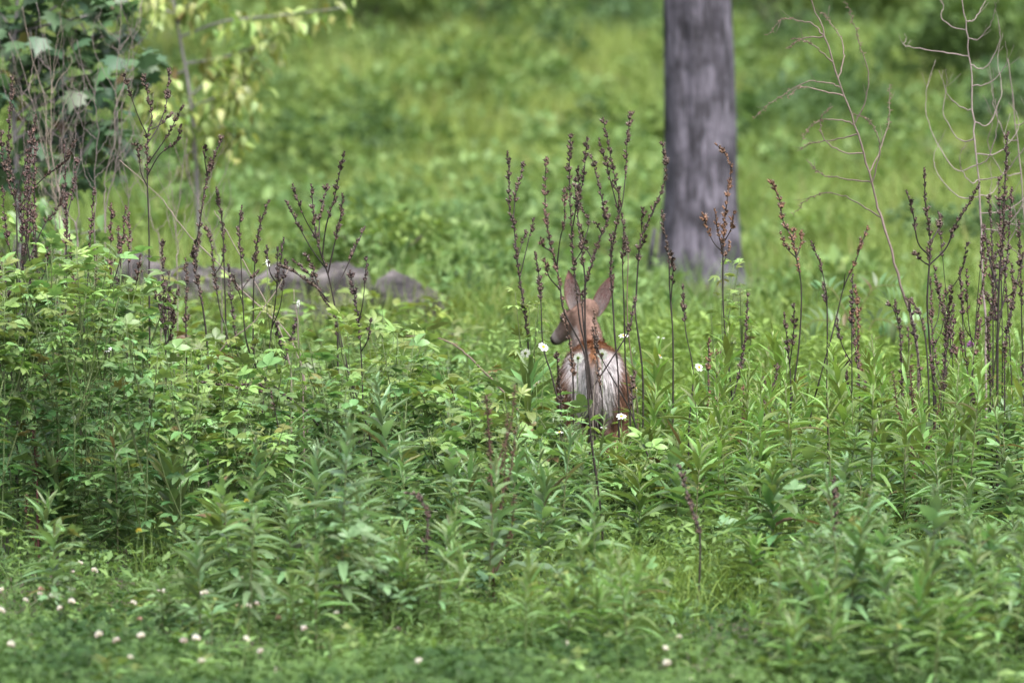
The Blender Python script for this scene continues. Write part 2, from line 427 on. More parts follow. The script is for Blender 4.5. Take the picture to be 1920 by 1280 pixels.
def trunk_mesh(name, path, rad, sides, mat, ridge=.06, flare=None, rough=0):
    """lofted trunk with lengthwise ridges; path world-local points, rad per point"""
    n = len(path); V = []; seedph = [R.uniform(0, 9) for _ in range(6)]
    for k in range(n):
        d = np.array(path[min(k + 1, n - 1)]) - np.array(path[max(k - 1, 0)]); d = d / np.linalg.norm(d)
        ref = np.array([0, 1., 0]) if abs(d[1]) < .8 else np.array([1., 0, 0])
        u = np.cross(d, ref); u /= np.linalg.norm(u); v = np.cross(d, u)
        for j in range(sides):
            t = 2 * PI * j / sides
            rr = rad[k] * (1 + ridge * (.5 * math.sin(7 * t + seedph[0] + .25 * k) + .35 * math.sin(13 * t + seedph[1] - .18 * k) + .4 * math.sin(23 * t + seedph[2] + .4 * math.sin(k * .5))))
            rr *= 1 + rough * (2.2 * (float(vnoise(k * .55, 5 + 6 * math.cos(t), 1.0, 21)) - .5) + 1.4 * (float(vnoise(k * 1.3 + 9 * math.sin(t), 7 * math.cos(t), 1.0, 22)) - .5)) if rough else 1
            if flare: rr *= 1 + flare[k] * max(0, math.sin(2.5 * t + seedph[3])) ** 2
            V.append(np.array(path[k]) + (u * math.cos(t) + v * math.sin(t)) * rr)
    Q = [(k * sides + j, k * sides + (j + 1) % sides, (k + 1) * sides + (j + 1) % sides, (k + 1) * sides + j) for k in range(n - 1) for j in range(sides)]
    c0 = len(V); V += [np.array(path[0]), np.array(path[-1])]
    T = [(c0, (j + 1) % sides, j) for j in range(sides)] + [(c0 + 1, (n - 1) * sides + j, (n - 1) * sides + (j + 1) % sides) for j in range(sides)]
    return mesh_np(name, np.array(V), [np.array(Q), np.array(T)], mat, smooth=True)

TY = 55.0; tx = X(1312, TY); tg = CAMZ + (640 - 556) / FPX * TY - .06
tree = thing("dead_tree", (tx, TY, tg), "thick bare grey tree trunk standing on the slope behind the deer", "tree")
path = []; rad = []; fl = []
for k in range(46):
    h = -.25 + k * .2
    path.append((.01 - .022 * h + .02 * math.sin(h * 1.1), .02 * math.sin(h), h))
    rad.append(float(np.interp(h, [-.25, 0, .3, .75, 2, 9], [.37, .325, .28, .238, .224, .15])))
    fl.append(.4 * math.exp(-max(h, 0) / .2))
link("trunk", trunk_mesh("trunk", path, rad, 48, M_BARK, .085, fl), tree)
for h, az, L in ((5.2, .4, 1.8), (6.1, 2.7, 1.5), (7.0, 4.4, 1.3), (7.9, 1.6, 1.1)):
    mb = []; p0 = np.array([-.03 - .012 * h, 0, h]); d = np.array([math.cos(az), math.sin(az), .7])
    pts = spline([p0, p0 + d * L * .5, p0 + d * L + np.array([0, 0, .3])], 9)
    link("limb", trunk_mesh("limb", pts, [.075 - .007 * i for i in range(9)], 12, M_BARK, .04), tree)
# slim dead pole leaning beside it
py_ = 52.5; px_ = X(1208, py_)
pole = thing("dead_sapling", (px_, py_, gzf(px_, py_)), "slim bare grey pole leaning beside the foot of the tree trunk", "dead sapling")
pl = [W(1206, 640, py_), W(1212, 575, py_), W(1217, 520, py_ - .05), W(1222, 470, py_ - .1), W(1228, 428, py_ - .1)]
pl = [p - np.array([px_, py_, gzf(px_, py_)]) for p in pl]; pl[0][2] = -.05
link("trunk", trunk_mesh("trunk", spline(pl, 12), [.03 - .0016 * i for i in range(12)], 9, M_BARK, .06), pole)
mb = MB(); tube(mb, [pl[2], pl[2] + np.array([.06, -.02, .14]), pl[2] + np.array([.07, -.02, .3])], .01, .004, 5, (.12, .11, .11))
link("twig", mb.mesh("twig", M_DRY), pole)

# ------------------------------------------------------------------ rock ledge left of the deer
def rock(name, px, py, y, rx, ry, rz, label, cat="boulder", seed=0):
    x, yy, z = W(px, py, y); g = gzf(x, y)
    rr = random.Random(seed); ph = [rr.uniform(0, 6.28) for _ in range(9)]
    V = []; nu, nv = 44, 26
    planes = [Vector((rr.uniform(-1, 1), rr.uniform(-1, 1), rr.uniform(-.4, 1))).normalized() for _ in range(16)]
    cut = [rr.uniform(.5, .9) for _ in planes]
    for i in range(nv + 1):
        th = PI * i / nv
        for j in range(nu):
            f = 2 * PI * j / nu; d = Vector((math.sin(th) * math.cos(f), math.sin(th) * math.sin(f), math.cos(th)))
            r = 1.0
            for pn, c in zip(planes, cut):
                q = d.dot(pn)
                if q > 1e-3: r = min(r, c / q)
            r *= 1 + .02 * math.sin(5 * f + ph[0] + 3 * th) + .025 * math.sin(9 * f + ph[1] - 5 * th) + .022 * math.sin(13 * th + ph[2]) + rr.uniform(-.012, .012)
            V.append((d.x * r * rx, d.y * r * ry, d.z * r * rz + (z - g)))
    Q = [(i * nu + j, i * nu + (j + 1) % nu, (i + 1) * nu + (j + 1) % nu, (i + 1) * nu + j) for i in range(nv) for j in range(nu)]
    o = link(name, mesh_np(name, np.array(V), np.array(Q), M_LOG)); o.location = (x, y, g)
    return tag(o, label, cat)
for q in [("boulder", 760, 553, 47.6, .20, .2, .155, "rounded grey boulder at the right end of the rock ledge", "boulder", 3),
    ("boulder", 812, 590, 47.3, .09, .1, .08, "small dark rock leaning on the boulder beside the ledge", "boulder", 5),
    ("stone", 850, 636, 46.6, .075, .08, .05, "flat pinkish stone in the weeds beyond the boulder", "stone", 8),
    ("boulder", 640, 560, 47.9, .24, .22, .15, "broad grey slab of the rock ledge, next to the boulder", "rock", 14),
    ("boulder", 530, 556, 48.1, .27, .25, .15, "widest brownish slab in the middle of the rock ledge", "rock", 21),
    ("boulder", 430, 540, 48.3, .20, .2, .15, "pale flat slab of the ledge behind the bent stalk", "rock", 33),
    ("boulder", 345, 545, 48.2, .22, .2, .17, "grey slab of the ledge behind the bunch of seed heads", "rock", 40),
    ("boulder", 262, 530, 48.5, .19, .2, .15, "leftmost slab of the rock ledge, half under the weeds", "rock", 52),
    ("boulder", 590, 600, 47.3, .20, .15, .09, "low dark slab at the foot of the rock ledge", "rock", 61)]:
    rock(q[0], q[1], q[2], q[3], q[4] * 1.25, q[5] * 1.2, q[6] * (1.1 + .5 * ((q[9] * 7) % 10) / 10), q[7], q[8], q[9])
# ------------------------------------------------------------------ the deer: seen from behind, head turned to its left
DY = 40.0; DX = X(1113, DY); DZ = gzf(DX, DY)
HEAD_P = np.array([-.05, 1.0, 1.088])                       # top of the skull between the ears (deer space: +Y is where it walks)
yaw, pit = math.radians(60), math.radians(34)
HF = np.array([-math.sin(yaw) * math.cos(pit), math.cos(yaw) * math.cos(pit), -math.sin(pit)])   # muzzle direction
HS = np.array([math.cos(yaw), math.sin(yaw), 0.0])           # the head's right side
HU = np.cross(HS, HF)
def build_deer():
    V, F = [], []
    def loft(rings):
        """rings: (centre, side vector, up vector, half width, half height)"""
        b = len(V); ns = 20
        for c, s, u, hw, hh in rings:
            for j in range(ns):
                t = 2 * PI * j / ns
                V.append(np.array(c) + np.array(s) * hw * math.cos(t) + np.array(u) * hh * math.sin(t))
        for k in range(len(rings) - 1):
            for j in range(ns):
                F.append((b + k * ns + j, b + k * ns + (j + 1) % ns, b + (k + 1) * ns + (j + 1) % ns, b + (k + 1) * ns + j))
        F.append(tuple(b + j for j in range(ns))[::-1]); F.append(tuple(b + (len(rings) - 1) * ns + j for j in range(ns)))
    SX, UZ, UY = (1, 0, 0), (0, 0, 1), (0, 1, 0)
    loft([((0, y, z), SX, UZ, hw, hh) for y, z, hw, hh in
          [(-.075, .73, .03, .05), (-.05, .72, .085, .11), (-.01, .705, .125, .155), (.06, .69, .148, .185), (.16, .675, .158, .2), (.3, .65, .165, .205),
           (.48, .625, .172, .215), (.65, .615, .165, .225), (.8, .63, .145, .215), (.92, .66, .115, .175), (1.0, .69, .07, .11)]])
    # neck
    nk = spline([(0, .84, .70), (-.015, .93, .82), (-.03, .985, .94), tuple(HEAD_P + HF * .02 - np.array([0, 0, .055]))], 9)
    nw = [.12, .105, .094, .086, .08, .076, .072, .068, .06]; nd = [.17, .15, .13, .115, .105, .095, .088, .08, .07]
    loft([(p, SX, (0, .75, -.66) if i < 6 else (0, .9, -.44), nw[i], nd[i]) for i, p in enumerate(nk)])
    # head
    loft([(HEAD_P + HF * s + HU * dz, HS, HU, a, b) for s, a, b, dz in
          [(-.055, .028, .03, -.06), (-.03, .052, .055, -.06), (.02, .056, .064, -.062), (.07, .058, .066, -.062), (.11, .056, .062, -.064), (.15, .045, .056, -.07),
           (.19, .035, .045, -.076), (.222, .032, .038, -.078), (.248, .029, .032, -.08), (.266, .018, .018, -.078)]])
    # brow above each eye
    for sg in (-1, 1):
        c = HEAD_P + HF * .105 + HS * sg * .042 - HU * .026
        loft([(c + HF * s, HS, HU, r, r) for s, r in [(-.035, .008), (-.02, .02), (0, .026), (.02, .02), (.035, .008)]])
    for sg in (-1, 1):
        # haunch, hind leg
        def limb(pts, rs, fy=1.35):
            p = spline(pts, len(pts) * 3); r = np.interp(np.linspace(0, 1, len(p)), np.linspace(0, 1, len(rs)), rs)
            rings = []
            for i, c in enumerate(p):
                f = 1 + (fy - 1) * min(1, max(0, (c[2] - .35) / .25))
                rings.append((c, SX, UY, r[i], r[i] * f))
            loft(rings)
        limb([(sg * .075, .07, .82), (sg * .094, .07, .69), (sg * .102, .10, .57), (sg * .102, .10, .46), (sg * .098, .02, .36), (sg * .092, -.065, .27), (sg * .09, -.04, .15), (sg * .09, -.03, .05), (sg * .09, -.015, .0)],
             [.05, .083, .086, .07, .05, .03, .0215, .022, .027], 1.5)
        limb([(sg * .09, .82, .66), (sg * .1, .84, .55), (sg * .085, .82, .42), (sg * .08, .835, .27), (sg * .08, .84, .12), (sg * .08, .845, .05), (sg * .08, .86, .0)],
             [.07, .065, .046, .029, .021, .021, .026], 1.3)
    # tail hanging down between the haunches
    loft([((0, y, z), SX, UY, a, b) for z, y, a, b in [(.845, -.03, .026, .03), (.80, -.085, .036, .026), (.74, -.115, .04, .02), (.66, -.125, .036, .018), (.58, -.122, .028, .015), (.51, -.115, .014, .01)]])
    me = bpy.data.meshes.new("deer_raw"); me.from_pydata([tuple(map(float, v)) for v in V], [], F); me.update()
    o = bpy.data.objects.new("deer_raw", me); COL.objects.link(o)
    m = o.modifiers.new("r", 'REMESH'); m.mode = 'VOXEL'; m.voxel_size = .0105; m.use_smooth_shade = True
    m = o.modifiers.new("s", 'SMOOTH'); m.factor = .5; m.iterations = 7
    dg = bpy.context.evaluated_depsgraph_get()
    nm = bpy.data.meshes.new_from_object(o.evaluated_get(dg))
    bpy.data.objects.remove(o); return nm

def sm(a, b, x): t = np.clip((x - a) / (b - a), 0, 1); return t * t * (3 - 2 * t)
def deer_col(P):
    x, y, z = P[:, 0], P[:, 1], P[:, 2]; n = len(P)
    nz = vnoise(x * 10 + z * 7, y * 10 + z * 5, .35, 3)
    c = mixc((.12, .062, .04), (.165, .086, .057), nz)
    top = sm(.76, .88, z) * (1 - sm(.1, .7, y)) * (y > -.2)
    c = c * (1 - top[:, None]) + np.array([[.215, .10, .048]]) * top[:, None]
    # pale rump on either side of the tail
    ax = np.abs(x)
    rump = sm(.012, .03, ax) * (1 - sm(-.02, .03, ax - (.058 + .07 * np.clip((z - .45) / .37, 0, 1)))) * (1 - sm(-.01, .05, y)) * sm(.38, .5, z) * (1 - sm(.82, .86, z + ax * .12))
    c = c * (1 - rump[:, None]) + np.array([[.58, .54, .55]]) * rump[:, None]
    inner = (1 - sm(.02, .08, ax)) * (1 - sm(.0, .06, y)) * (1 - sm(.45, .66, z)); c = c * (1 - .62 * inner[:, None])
    tail = (1 - sm(.012, .03, ax)) * (1 - sm(-.1, -.06, y)) * sm(.45, .5, z)
    tc = mixc((.17, .145, .14), (.215, .10, .048), sm(.76, .81, z))
    c = c * (1 - tail[:, None]) + tc * tail[:, None]
    belly = (1 - sm(.42, .47, z)) * sm(.2, .3, y) * (1 - sm(.68, .75, y)) * (1 - sm(.08, .15, ax)); c = c * (1 - belly[:, None]) + np.array([[.6, .56, .52]]) * belly[:, None]
    # neck and head greyer
    nk = sm(.84, .95, z) * sm(.8, .9, y)
    c = c * (1 - nk[:, None]) + mixc((.15, .092, .072), (.19, .12, .096), nz) * nk[:, None]
    q = P - HEAD_P[None, :]; s = q @ HF; u = q @ HU; hs = q @ HS
    hd = (s > .06) & (z > .84)
    g = sm(.1, .2, s) * hd; c = c * (1 - g[:, None]) + np.array([[.135, .10, .09]]) * g[:, None]
    chin = (sm(-.095, -.115, u) if False else (1 - sm(-.125, -.105, u))) * hd; c = c * (1 - .5 * chin[:, None]) + np.array([[.34, .31, .30]]) * .5 * chin[:, None]
    band = sm(.205, .218, s) * (1 - sm(.232, .243, s)) * hd; c = c * (1 - .5 * band[:, None]) + np.array([[.3, .28, .27]]) * .5 * band[:, None]
    nose = sm(.236, .248, s) * hd; c = c * (1 - nose[:, None]) + np.array([[.018, .016, .017]]) * nose[:, None]
    hoof = 1 - sm(.02, .05, z); c = c * (1 - hoof[:, None]) + np.array([[.02, .018, .016]]) * hoof[:, None]
    return np.clip(c, 0, 1)

deer = thing("deer", (DX, DY, DZ), "brown white-rumped deer seen from behind, ears up, head turned to one side", "deer")
dme = build_deer(); dme.name = "body"
co = np.zeros(len(dme.vertices) * 3, np.float32); dme.vertices.foreach_get("co", co); co = co.reshape(-1, 3)
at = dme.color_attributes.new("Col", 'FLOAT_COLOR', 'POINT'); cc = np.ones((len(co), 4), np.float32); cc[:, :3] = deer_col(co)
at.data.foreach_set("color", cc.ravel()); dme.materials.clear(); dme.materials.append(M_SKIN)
link("body", dme, deer)
# coat
npol = len(dme.polygons)
pc = np.zeros(npol * 3, np.float32); dme.polygons.foreach_get("center", pc); pc = pc.reshape(-1, 3)
pn = np.zeros(npol * 3, np.float32); dme.polygons.foreach_get("normal", pn); pn = pn.reshape(-1, 3)
pa = np.zeros(npol, np.float32); dme.polygons.foreach_get("area", pa)
sel = NR.choice(npol, 60000, p=pa / pa.sum())
P = pc[sel] + NR.uniform(-.005, .005, (len(sel), 3)); Nn = unit(pn[sel])
headish = (P[:, 2] > .9) & (P[:, 1] > .8); rear = (P[:, 1] < .06) & (P[:, 2] > .42)
flow = np.zeros_like(P); flow[:] = (0, -.75, -.65)
flow[rear] = np.stack([np.sign(P[rear, 0]) * .18 * np.abs(P[rear, 0]) / .1, np.full(rear.sum(), -.1), np.full(rear.sum(), -1)], -1)
qh = (P - HEAD_P) @ HF
flow[headish] = np.where((qh[headish] > .0)[:, None], -HF[None, :], np.array([[0, -.1, -1.]]))
d = flow - Nn * (flow * Nn).sum(1, keepdims=True); d = unit(d + NR.normal(size=d.shape) * .16)
Lh = np.where(rear, .06, np.where(headish, .014, .026)) * NR.uniform(.6, 1.4, len(P))
Lh[P[:, 2] < .36] *= .35
Lh = np.where(qh > .12, .007, Lh)
tip = P + (d + Nn * np.where(rear, .22, .22)[:, None]) * Lh[:, None]
sd_ = unit(np.cross(d, Nn)) * np.where(headish, .0011, .0019)[:, None]
Vf = np.stack([P - sd_, P + sd_, tip], 1).reshape(-1, 3)
Cf = deer_col(P) * NR.uniform(.62, 1.3, (len(P), 1))
fur = link("fur", mesh_np("fur", Vf, np.arange(len(Vf)).reshape(-1, 3), M_FUR, np.repeat(np.clip(Cf, 0, .85)[:, None, :], 3, 1).reshape(-1, 3)), deer)
fur["kind"] = "stuff"

def ear(base, tip, face, wmax, name="ear"):
    """cupped pointed ear, open side towards 'face'"""
    base, tip, face = map(lambda v: np.array(v, float), (base, tip, face))
    ax = tip - base; L = np.linalg.norm(ax); ax /= L
    face = face - ax * (face @ ax); face /= np.linalg.norm(face); sx = np.cross(ax, face)
    nu, nv = 17, 11; V = []; C = []; Q = []
    for layer in (0, 1):
        for i in range(nu):
            t = i / (nu - 1)
            wv = wmax * (math.sin(PI * min(1, t * .86 + .16)) ** .8) * (1 if t < .97 else .4)
            wv = max(wv, .002)
            for j in range(nv):
                s = -1 + 2 * j / (nv - 1)
                cup = .75 * wv * (1 - s * s) * (1 - .45 * t)
                p = base + ax * L * t + sx * wv * s - face * (cup - .55 * wv) - face * layer * .004 + face * .02 * t * t
                V.append(p)
                if layer == 0:
                    edge = abs(s) ** 4; f = .5 + .5 * math.sin(i * 1.7 + j * 2.3)
                    c = np.array([.20, .105, .098]) * (1 - .25 * f)
                    lowr = max(0, 1 - t / .42); c = c * (1 - lowr * .75) + np.array([.42, .38, .375]) * lowr * .75
                    c = c * (1 - edge) + np.array([.12, .075, .055]) * edge
                    if t > .88: c = c * .45
                else: c = np.array([.14, .09, .07])
                C.append(c)
    S = nu * nv
    for i in range(nu - 1):
        for j in range(nv - 1):
            a_ = i * nv + j; Q.append((a_, a_ + 1, a_ + nv + 1, a_ + nv)); Q.append((S + a_, S + a_ + nv, S + a_ + nv + 1, S + a_ + 1))
        for j in (0, nv - 1):
            a_ = i * nv + j; Q.append((a_, a_ + nv, S + a_ + nv, S + a_))
    o = link(name, mesh_np(name, np.array(V), np.array(Q), M_SKIN, np.array(C), True), deer)
    # pale hairs inside the ear
    n = 420; t = NR.random(n) * .75; s = NR.uniform(-.85, .85, n)
    wv = wmax * np.sin(PI * np.minimum(1, t * .86 + .16)) ** .8
    p = base + ax * L * t[:, None] + sx * (wv * s)[:, None] - face * ((.75 * wv * (1 - s * s) * (1 - .45 * t)) - .55 * wv - .001)[:, None] + face * (.02 * t * t)[:, None]
    dd = unit(ax[None, :] * .9 + face[None, :] * .4 - sx[None, :] * (s * .4)[:, None] + NR.normal(size=(n, 3)) * .12)
    LL = .03 * (1 - t * .7); w_ = sx * .0012
    Vh = np.stack([p - w_, p + w_, p + dd * LL[:, None]], 1).reshape(-1, 3)
    ch = mixc((.45, .41, .40), (.28, .165, .15), t)
    h = link("ear_hair", mesh_np("ear_hair", Vh, np.arange(3 * n).reshape(-1, 3), M_FUR, np.repeat(ch[:, None, :], 3, 1).reshape(-1, 3)), o)
    h["kind"] = "stuff"
    return o
ear((-.083, .985, 1.035), (-.118, .975, 1.245), (-.05, -1, .15), .043)
ear((.018, 1.03, 1.012), (.118, 1.01, 1.225), (-.15, -1, .1), .042)
# eyes
def ball(name, c, r, color, mat, parent):
    nu, nv = 14, 8; V = []; Q = []
    for i in range(nv + 1):
        for j in range(nu):
            th, f = PI * i / nv, 2 * PI * j / nu
            V.append((c[0] + r * math.sin(th) * math.cos(f), c[1] + r * math.sin(th) * math.sin(f), c[2] + r * math.cos(th)))
    Q = [(i * nu + j, i * nu + (j + 1) % nu, (i + 1) * nu + (j + 1) % nu, (i + 1) * nu + j) for i in range(nv) for j in range(nu)]
    return link(name, mesh_np(name, np.array(V), np.array(Q), mat, np.tile(color, (len(V), 1)), True), parent)
M_EYE = plain_mat("eye", .08, spec=.8)
for sg in (-1, 1): ball("eye", HEAD_P + HF * .116 + HS * sg * .0545 - HU * .032, .0175, (.012, .008, .006), M_EYE, deer)
# ------------------------------------------------------------------ shared leaf shapes
def lance(bend, fold, wd, teeth=0.0, sec=8, wave=0.0, peak=.42):
    V, Q, T = [], [], []
    for i in range(sec):
        t = i / (sec - 1)
        wv = wd * .5 * (math.sin(PI * t ** (math.log(.5) / math.log(peak))) ** .85 if 0 < t < 1 else 0) + (.012 if t == 0 else 0)
        if teeth and 0 < i < sec - 1: wv *= 1 + teeth * (1 if i % 2 else -1)
        z = -bend * t * t + .02 * math.sin(5 * t)
        e = wave * math.sin(i * 2.4)
        V += [(-wv, t, z + fold * wv * 2 + e), (0, t, z), (wv, t, z + fold * wv * 2 - e * .7)]
    for i in range(sec - 1):
        a = i * 3; Q += [(a, a + 1, a + 4, a + 3), (a + 1, a + 2, a + 5, a + 4)]
    return np.array(V), np.array(Q)
def leafmesh(name, V, Q): return mesh_np(name, V, Q, M_LEAF, smooth=True)
LANCE = [leafmesh("leaf", *lance(b_, f_, w_, .06)) for b_, f_, w_ in [(.08, .25, .22), (.22, .2, .24), (.38, .18, .23), (.55, .22, .2), (.12, .35, .18), (-.12, .3, .2), (.3, .3, .17)]]
BROAD = [leafmesh("leaf", *lance(b_, f_, w_, .03, 7)) for b_, f_, w_ in [(.15, .15, .5), (.35, .12, .55), (.5, .2, .45)]]
DOCK = [leafmesh("leaf", *lance(b_, f_, w_, .05, 15, .03, .38)) for b_, f_, w_ in [(.25, .2, .40), (.45, .15, .42), (.1, .3, .36)]]
def compound(n, spread, wd, bend, pet=.35):
    Vs, Qs, o = [], [], 0
    for k in range(n):
        a_ = (k - (n - 1) / 2) * spread; L = 1 - .18 * abs(k - (n - 1) / 2)
        V0, Q0 = lance(bend * R.uniform(.5, 1.5), R.uniform(.05, .25), wd, .03, 5, 0, .5)
        V0 = V0 * np.array([L * .65, L * .65, L * .65]); ca, sa = math.cos(a_), math.sin(a_)
        V1 = np.stack([V0[:, 0] * ca + V0[:, 1] * sa, -V0[:, 0] * sa + V0[:, 1] * ca + pet, V0[:, 2] - bend * .2], -1)
        Vs.append(V1); Qs.append(Q0 + o); o += len(V1)
    Vp = np.array([(-.012, 0, 0), (.012, 0, 0), (.012, pet, -bend * .2), (-.012, pet, -bend * .2)]); Vs.append(Vp); Qs.append(np.array([[0, 1, 2, 3]]) + o)
    return np.concatenate(Vs), np.concatenate(Qs)
TRI = [leafmesh("leaf", *compound(3, s_, w_, b_)) for s_, w_, b_ in [(1.1, .55, .15), (1.25, .6, .3), (1.0, .5, .4), (1.2, .66, .1)]]
PALM = [leafmesh("leaf", *compound(5, s_, w_, b_, .3)) for s_, w_, b_ in [(.6, .34, .15), (.7, .32, .3)]]
def maple():
    o = [(0, 0), (.22, -.06), (.5, .05), (.36, .2), (.62, .42), (.36, .44), (.3, .62), (.16, .58), (0, 1), (-.16, .58), (-.3, .62), (-.36, .44), (-.62, .42), (-.36, .2), (-.5, .05), (-.22, -.06)]
    V = [(0, .35, .0)] + [(x_, y_, -.22 * (x_ * x_ + (y_ - .35) ** 2) - .1 * abs(x_)) for x_, y_ in o]
    T = [(0, i, i + 1 if i < len(o) else 1) for i in range(1, len(o) + 1)]
    return mesh_np("leaf", np.array(V), np.array(T), M_LEAF, smooth=True)
MAPLE = [maple()]

UPV = Vector((0, 0, 1))
def put_leaf(me, parent, p, d, L, wf, col, roll=0.0, name="leaf"):
    o = bpy.data.objects.new(name, me); COL.objects.link(o); o.parent = parent
    y = Vector(d).normalized(); x = y.cross(UPV)
    if x.length < 1e-3: x = Vector((1, 0, 0))
    x.normalize(); z = x.cross(y)
    q = Matrix((x, y, z)).transposed().to_quaternion()
    if roll: q = q @ Quaternion((0, 1, 0), roll)
    o.rotation_mode = 'QUATERNION'; o.rotation_quaternion = q
    col = (col[0] * 1.2, col[1] * 1.14, col[2] * 1.22); q_ = R.random()
    if q_ < .025: col = lerp(col, (.20, .19, .05), R.uniform(.3, .9))
    elif q_ < .034: col = lerp(col, (.16, .09, .05), R.uniform(.5, 1))
    o.location = p; o.scale = (L * wf, L, L); o.color = (col[0], col[1], col[2], 1)
    return o
def lerp(a_, b_, t): return tuple(a_[i] * (1 - t) + b_[i] * t for i in range(3))

BLUEG, YELG, MIDG, DARKG = (.115, .198, .085), (.17, .262, .068), (.12, .21, .066), (.045, .10, .036)

def lance_weed(x, y, H, label, group, n=34, c0=BLUEG, c1=YELG, L=.13, kit=LANCE, lean=None, tuft=1.0, wf=1.0, name="leafy_weed", top_tight=1.0):
    g = gzf(x, y); t = thing(name, (x, y, g), label, "weed", group)
    lx_, ly_ = lean or (R.uniform(-.12, .12) * H, R.uniform(-.1, .1) * H)
    path = spline([(0, 0, -.03), (lx_ * .25, ly_ * .25, H * .45), (lx_, ly_, H * .97)], 7)
    mb = MB(); tube(mb, path, .0038 + .002 * H, .0018, 5, lerp((.11, .16, .055), (.12, .10, .06), R.random() * .7))
    link("stem", mb.mesh("stem", M_STEM), t)
    n = int(n * 1.6); L *= .76
    ga = R.uniform(0, 6.28); el0 = R.uniform(-.4, .15); wf *= R.uniform(.68, 1.1); top_tight *= R.uniform(.7, 1.1); kit = R.sample(kit, min(len(kit), 3))
    for k in range(n):
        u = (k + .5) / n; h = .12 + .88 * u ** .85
        i = min(int(h * 6), 5); f = h * 6 - i; p = path[i] * (1 - f) + path[i + 1] * f
        ga += 2.39996 + R.uniform(-.25, .25)
        el = .18 + el0 + (1.15 - el0) * u * u * top_tight + R.uniform(-.4, .35)
        d = (math.cos(ga) * math.cos(el), math.sin(ga) * math.cos(el), math.sin(el) + .12)
        ll = L * (.62 + .75 * math.sin(PI * min(.96, .12 + u * .9))) * R.uniform(.75, 1.2)
        if u > .8: ll *= (1 - (u - .8) * 2.6) * tuft
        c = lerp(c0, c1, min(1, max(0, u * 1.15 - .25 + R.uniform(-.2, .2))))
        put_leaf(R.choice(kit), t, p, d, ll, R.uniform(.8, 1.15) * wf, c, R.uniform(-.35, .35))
    return t

def bushy_weed(x, y, H, label, group, n=46, c0=MIDG, c1=YELG, L=.075, kit=TRI, spread=.17, name="bushy_weed"):
    g = gzf(x, y); t = thing(name, (x, y, g), label, "weed", group)
    mb = MB(); shoots = []
    main = spline([(0, 0, -.03), (R.uniform(-.04, .04), R.uniform(-.04, .04), H * .5), (R.uniform(-.08, .08), R.uniform(-.06, .06), H * .96)], 7); shoots.append(main)
    tube(mb, main, .0042, .0015, 4, (.10, .145, .055))
    for k in range(5):
        i = R.randint(1, 4); p = main[i]; a_ = R.uniform(0, 6.28); s = spread * R.uniform(.6, 1.3)
        top = min(H, p[2] + H * R.uniform(.25, .5))
        br = spline([p, p + np.array([math.cos(a_) * s * .6, math.sin(a_) * s * .6, (top - p[2]) * .5]), (p[0] + math.cos(a_) * s, p[1] + math.sin(a_) * s, top)], 5)
        tube(mb, br, .0035, .0015, 4, (.09, .12, .045)); shoots.append(br)
    link("stem", mb.mesh("stem", M_STEM), t)
    for k in range(n):
        s = shoots[0] if R.random() < .4 else R.choice(shoots[1:])
        q = R.uniform(.1, 1) ** .8; i = min(int(q * (len(s) - 1)), len(s) - 2); f = q * (len(s) - 1) - i
        p = s[i] * (1 - f) + s[i + 1] * f
        a_ = R.uniform(0, 6.28); el = R.uniform(-.3, .5) + .6 * (q > .9)
        d = (math.cos(a_) * math.cos(el), math.sin(a_) * math.cos(el), math.sin(el))
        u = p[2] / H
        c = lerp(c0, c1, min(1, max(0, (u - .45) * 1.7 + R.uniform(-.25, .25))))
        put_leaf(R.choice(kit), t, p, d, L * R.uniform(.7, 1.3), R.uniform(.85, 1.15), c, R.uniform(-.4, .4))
    return t

# ------------------------------------------------------------------ low growth: clover carpet and meadow grass (stuff)
def clover():
    n = 62000
    py = NR.uniform(1085, 1420, n); px = NR.uniform(-160, 2080, n); y = dist_at(py); y = np.where(py > 1280, NR.uniform(28.3, 31.2, n), y); x = X(px, y)
    bare = ((px - 1370) / 150) ** 2 + ((py - 1205) / 55) ** 2
    keep = (NR.random(n) < np.clip((py - 1075) / 70, .15, 1)) & ((bare > 1) | (NR.random(n) < .22)) & (NR.random(n) < .1 + 1.0 * vnoise(x, y, .35, 9))
    x, y = x[keep], y[keep]; n = len(x)
    h = gz(x, y) + NR.uniform(.015, .13, n) * (.25 + 1.3 * vnoise(x, y, .4, 8))
    tone = mixc((.03, .072, .02), (.10, .175, .05), np.clip(vnoise(x, y, .5, 3) * 1.2 - .1 + NR.uniform(-.2, .2, n), 0, 1)) * NR.uniform(.75, 1.25, (n, 1))
    a0 = NR.uniform(0, 2 * PI, n); out = []
    tilt = NR.normal(size=(n, 3)) * .45; nm = unit(tilt + np.array([0, -.15, 1.]))
    for k in range(3):
        a_ = a0 + k * 2.094; ax = np.stack([np.cos(a_), np.sin(a_), np.zeros(n)], -1); ax = unit(ax - nm * (ax * nm).sum(1, keepdims=True))
        V_, T_, C_ = rhombs(np.stack([x, y, h], -1), ax, nm, NR.uniform(.014, .028, n), NR.uniform(.015, .027, n), tone, .08)
        out.append((V_, np.zeros((0, 4), int), T_, C_))
    return out
stuff("clover_leaves", clover(), "low dark green clover carpet along the front of the meadow", "clover")

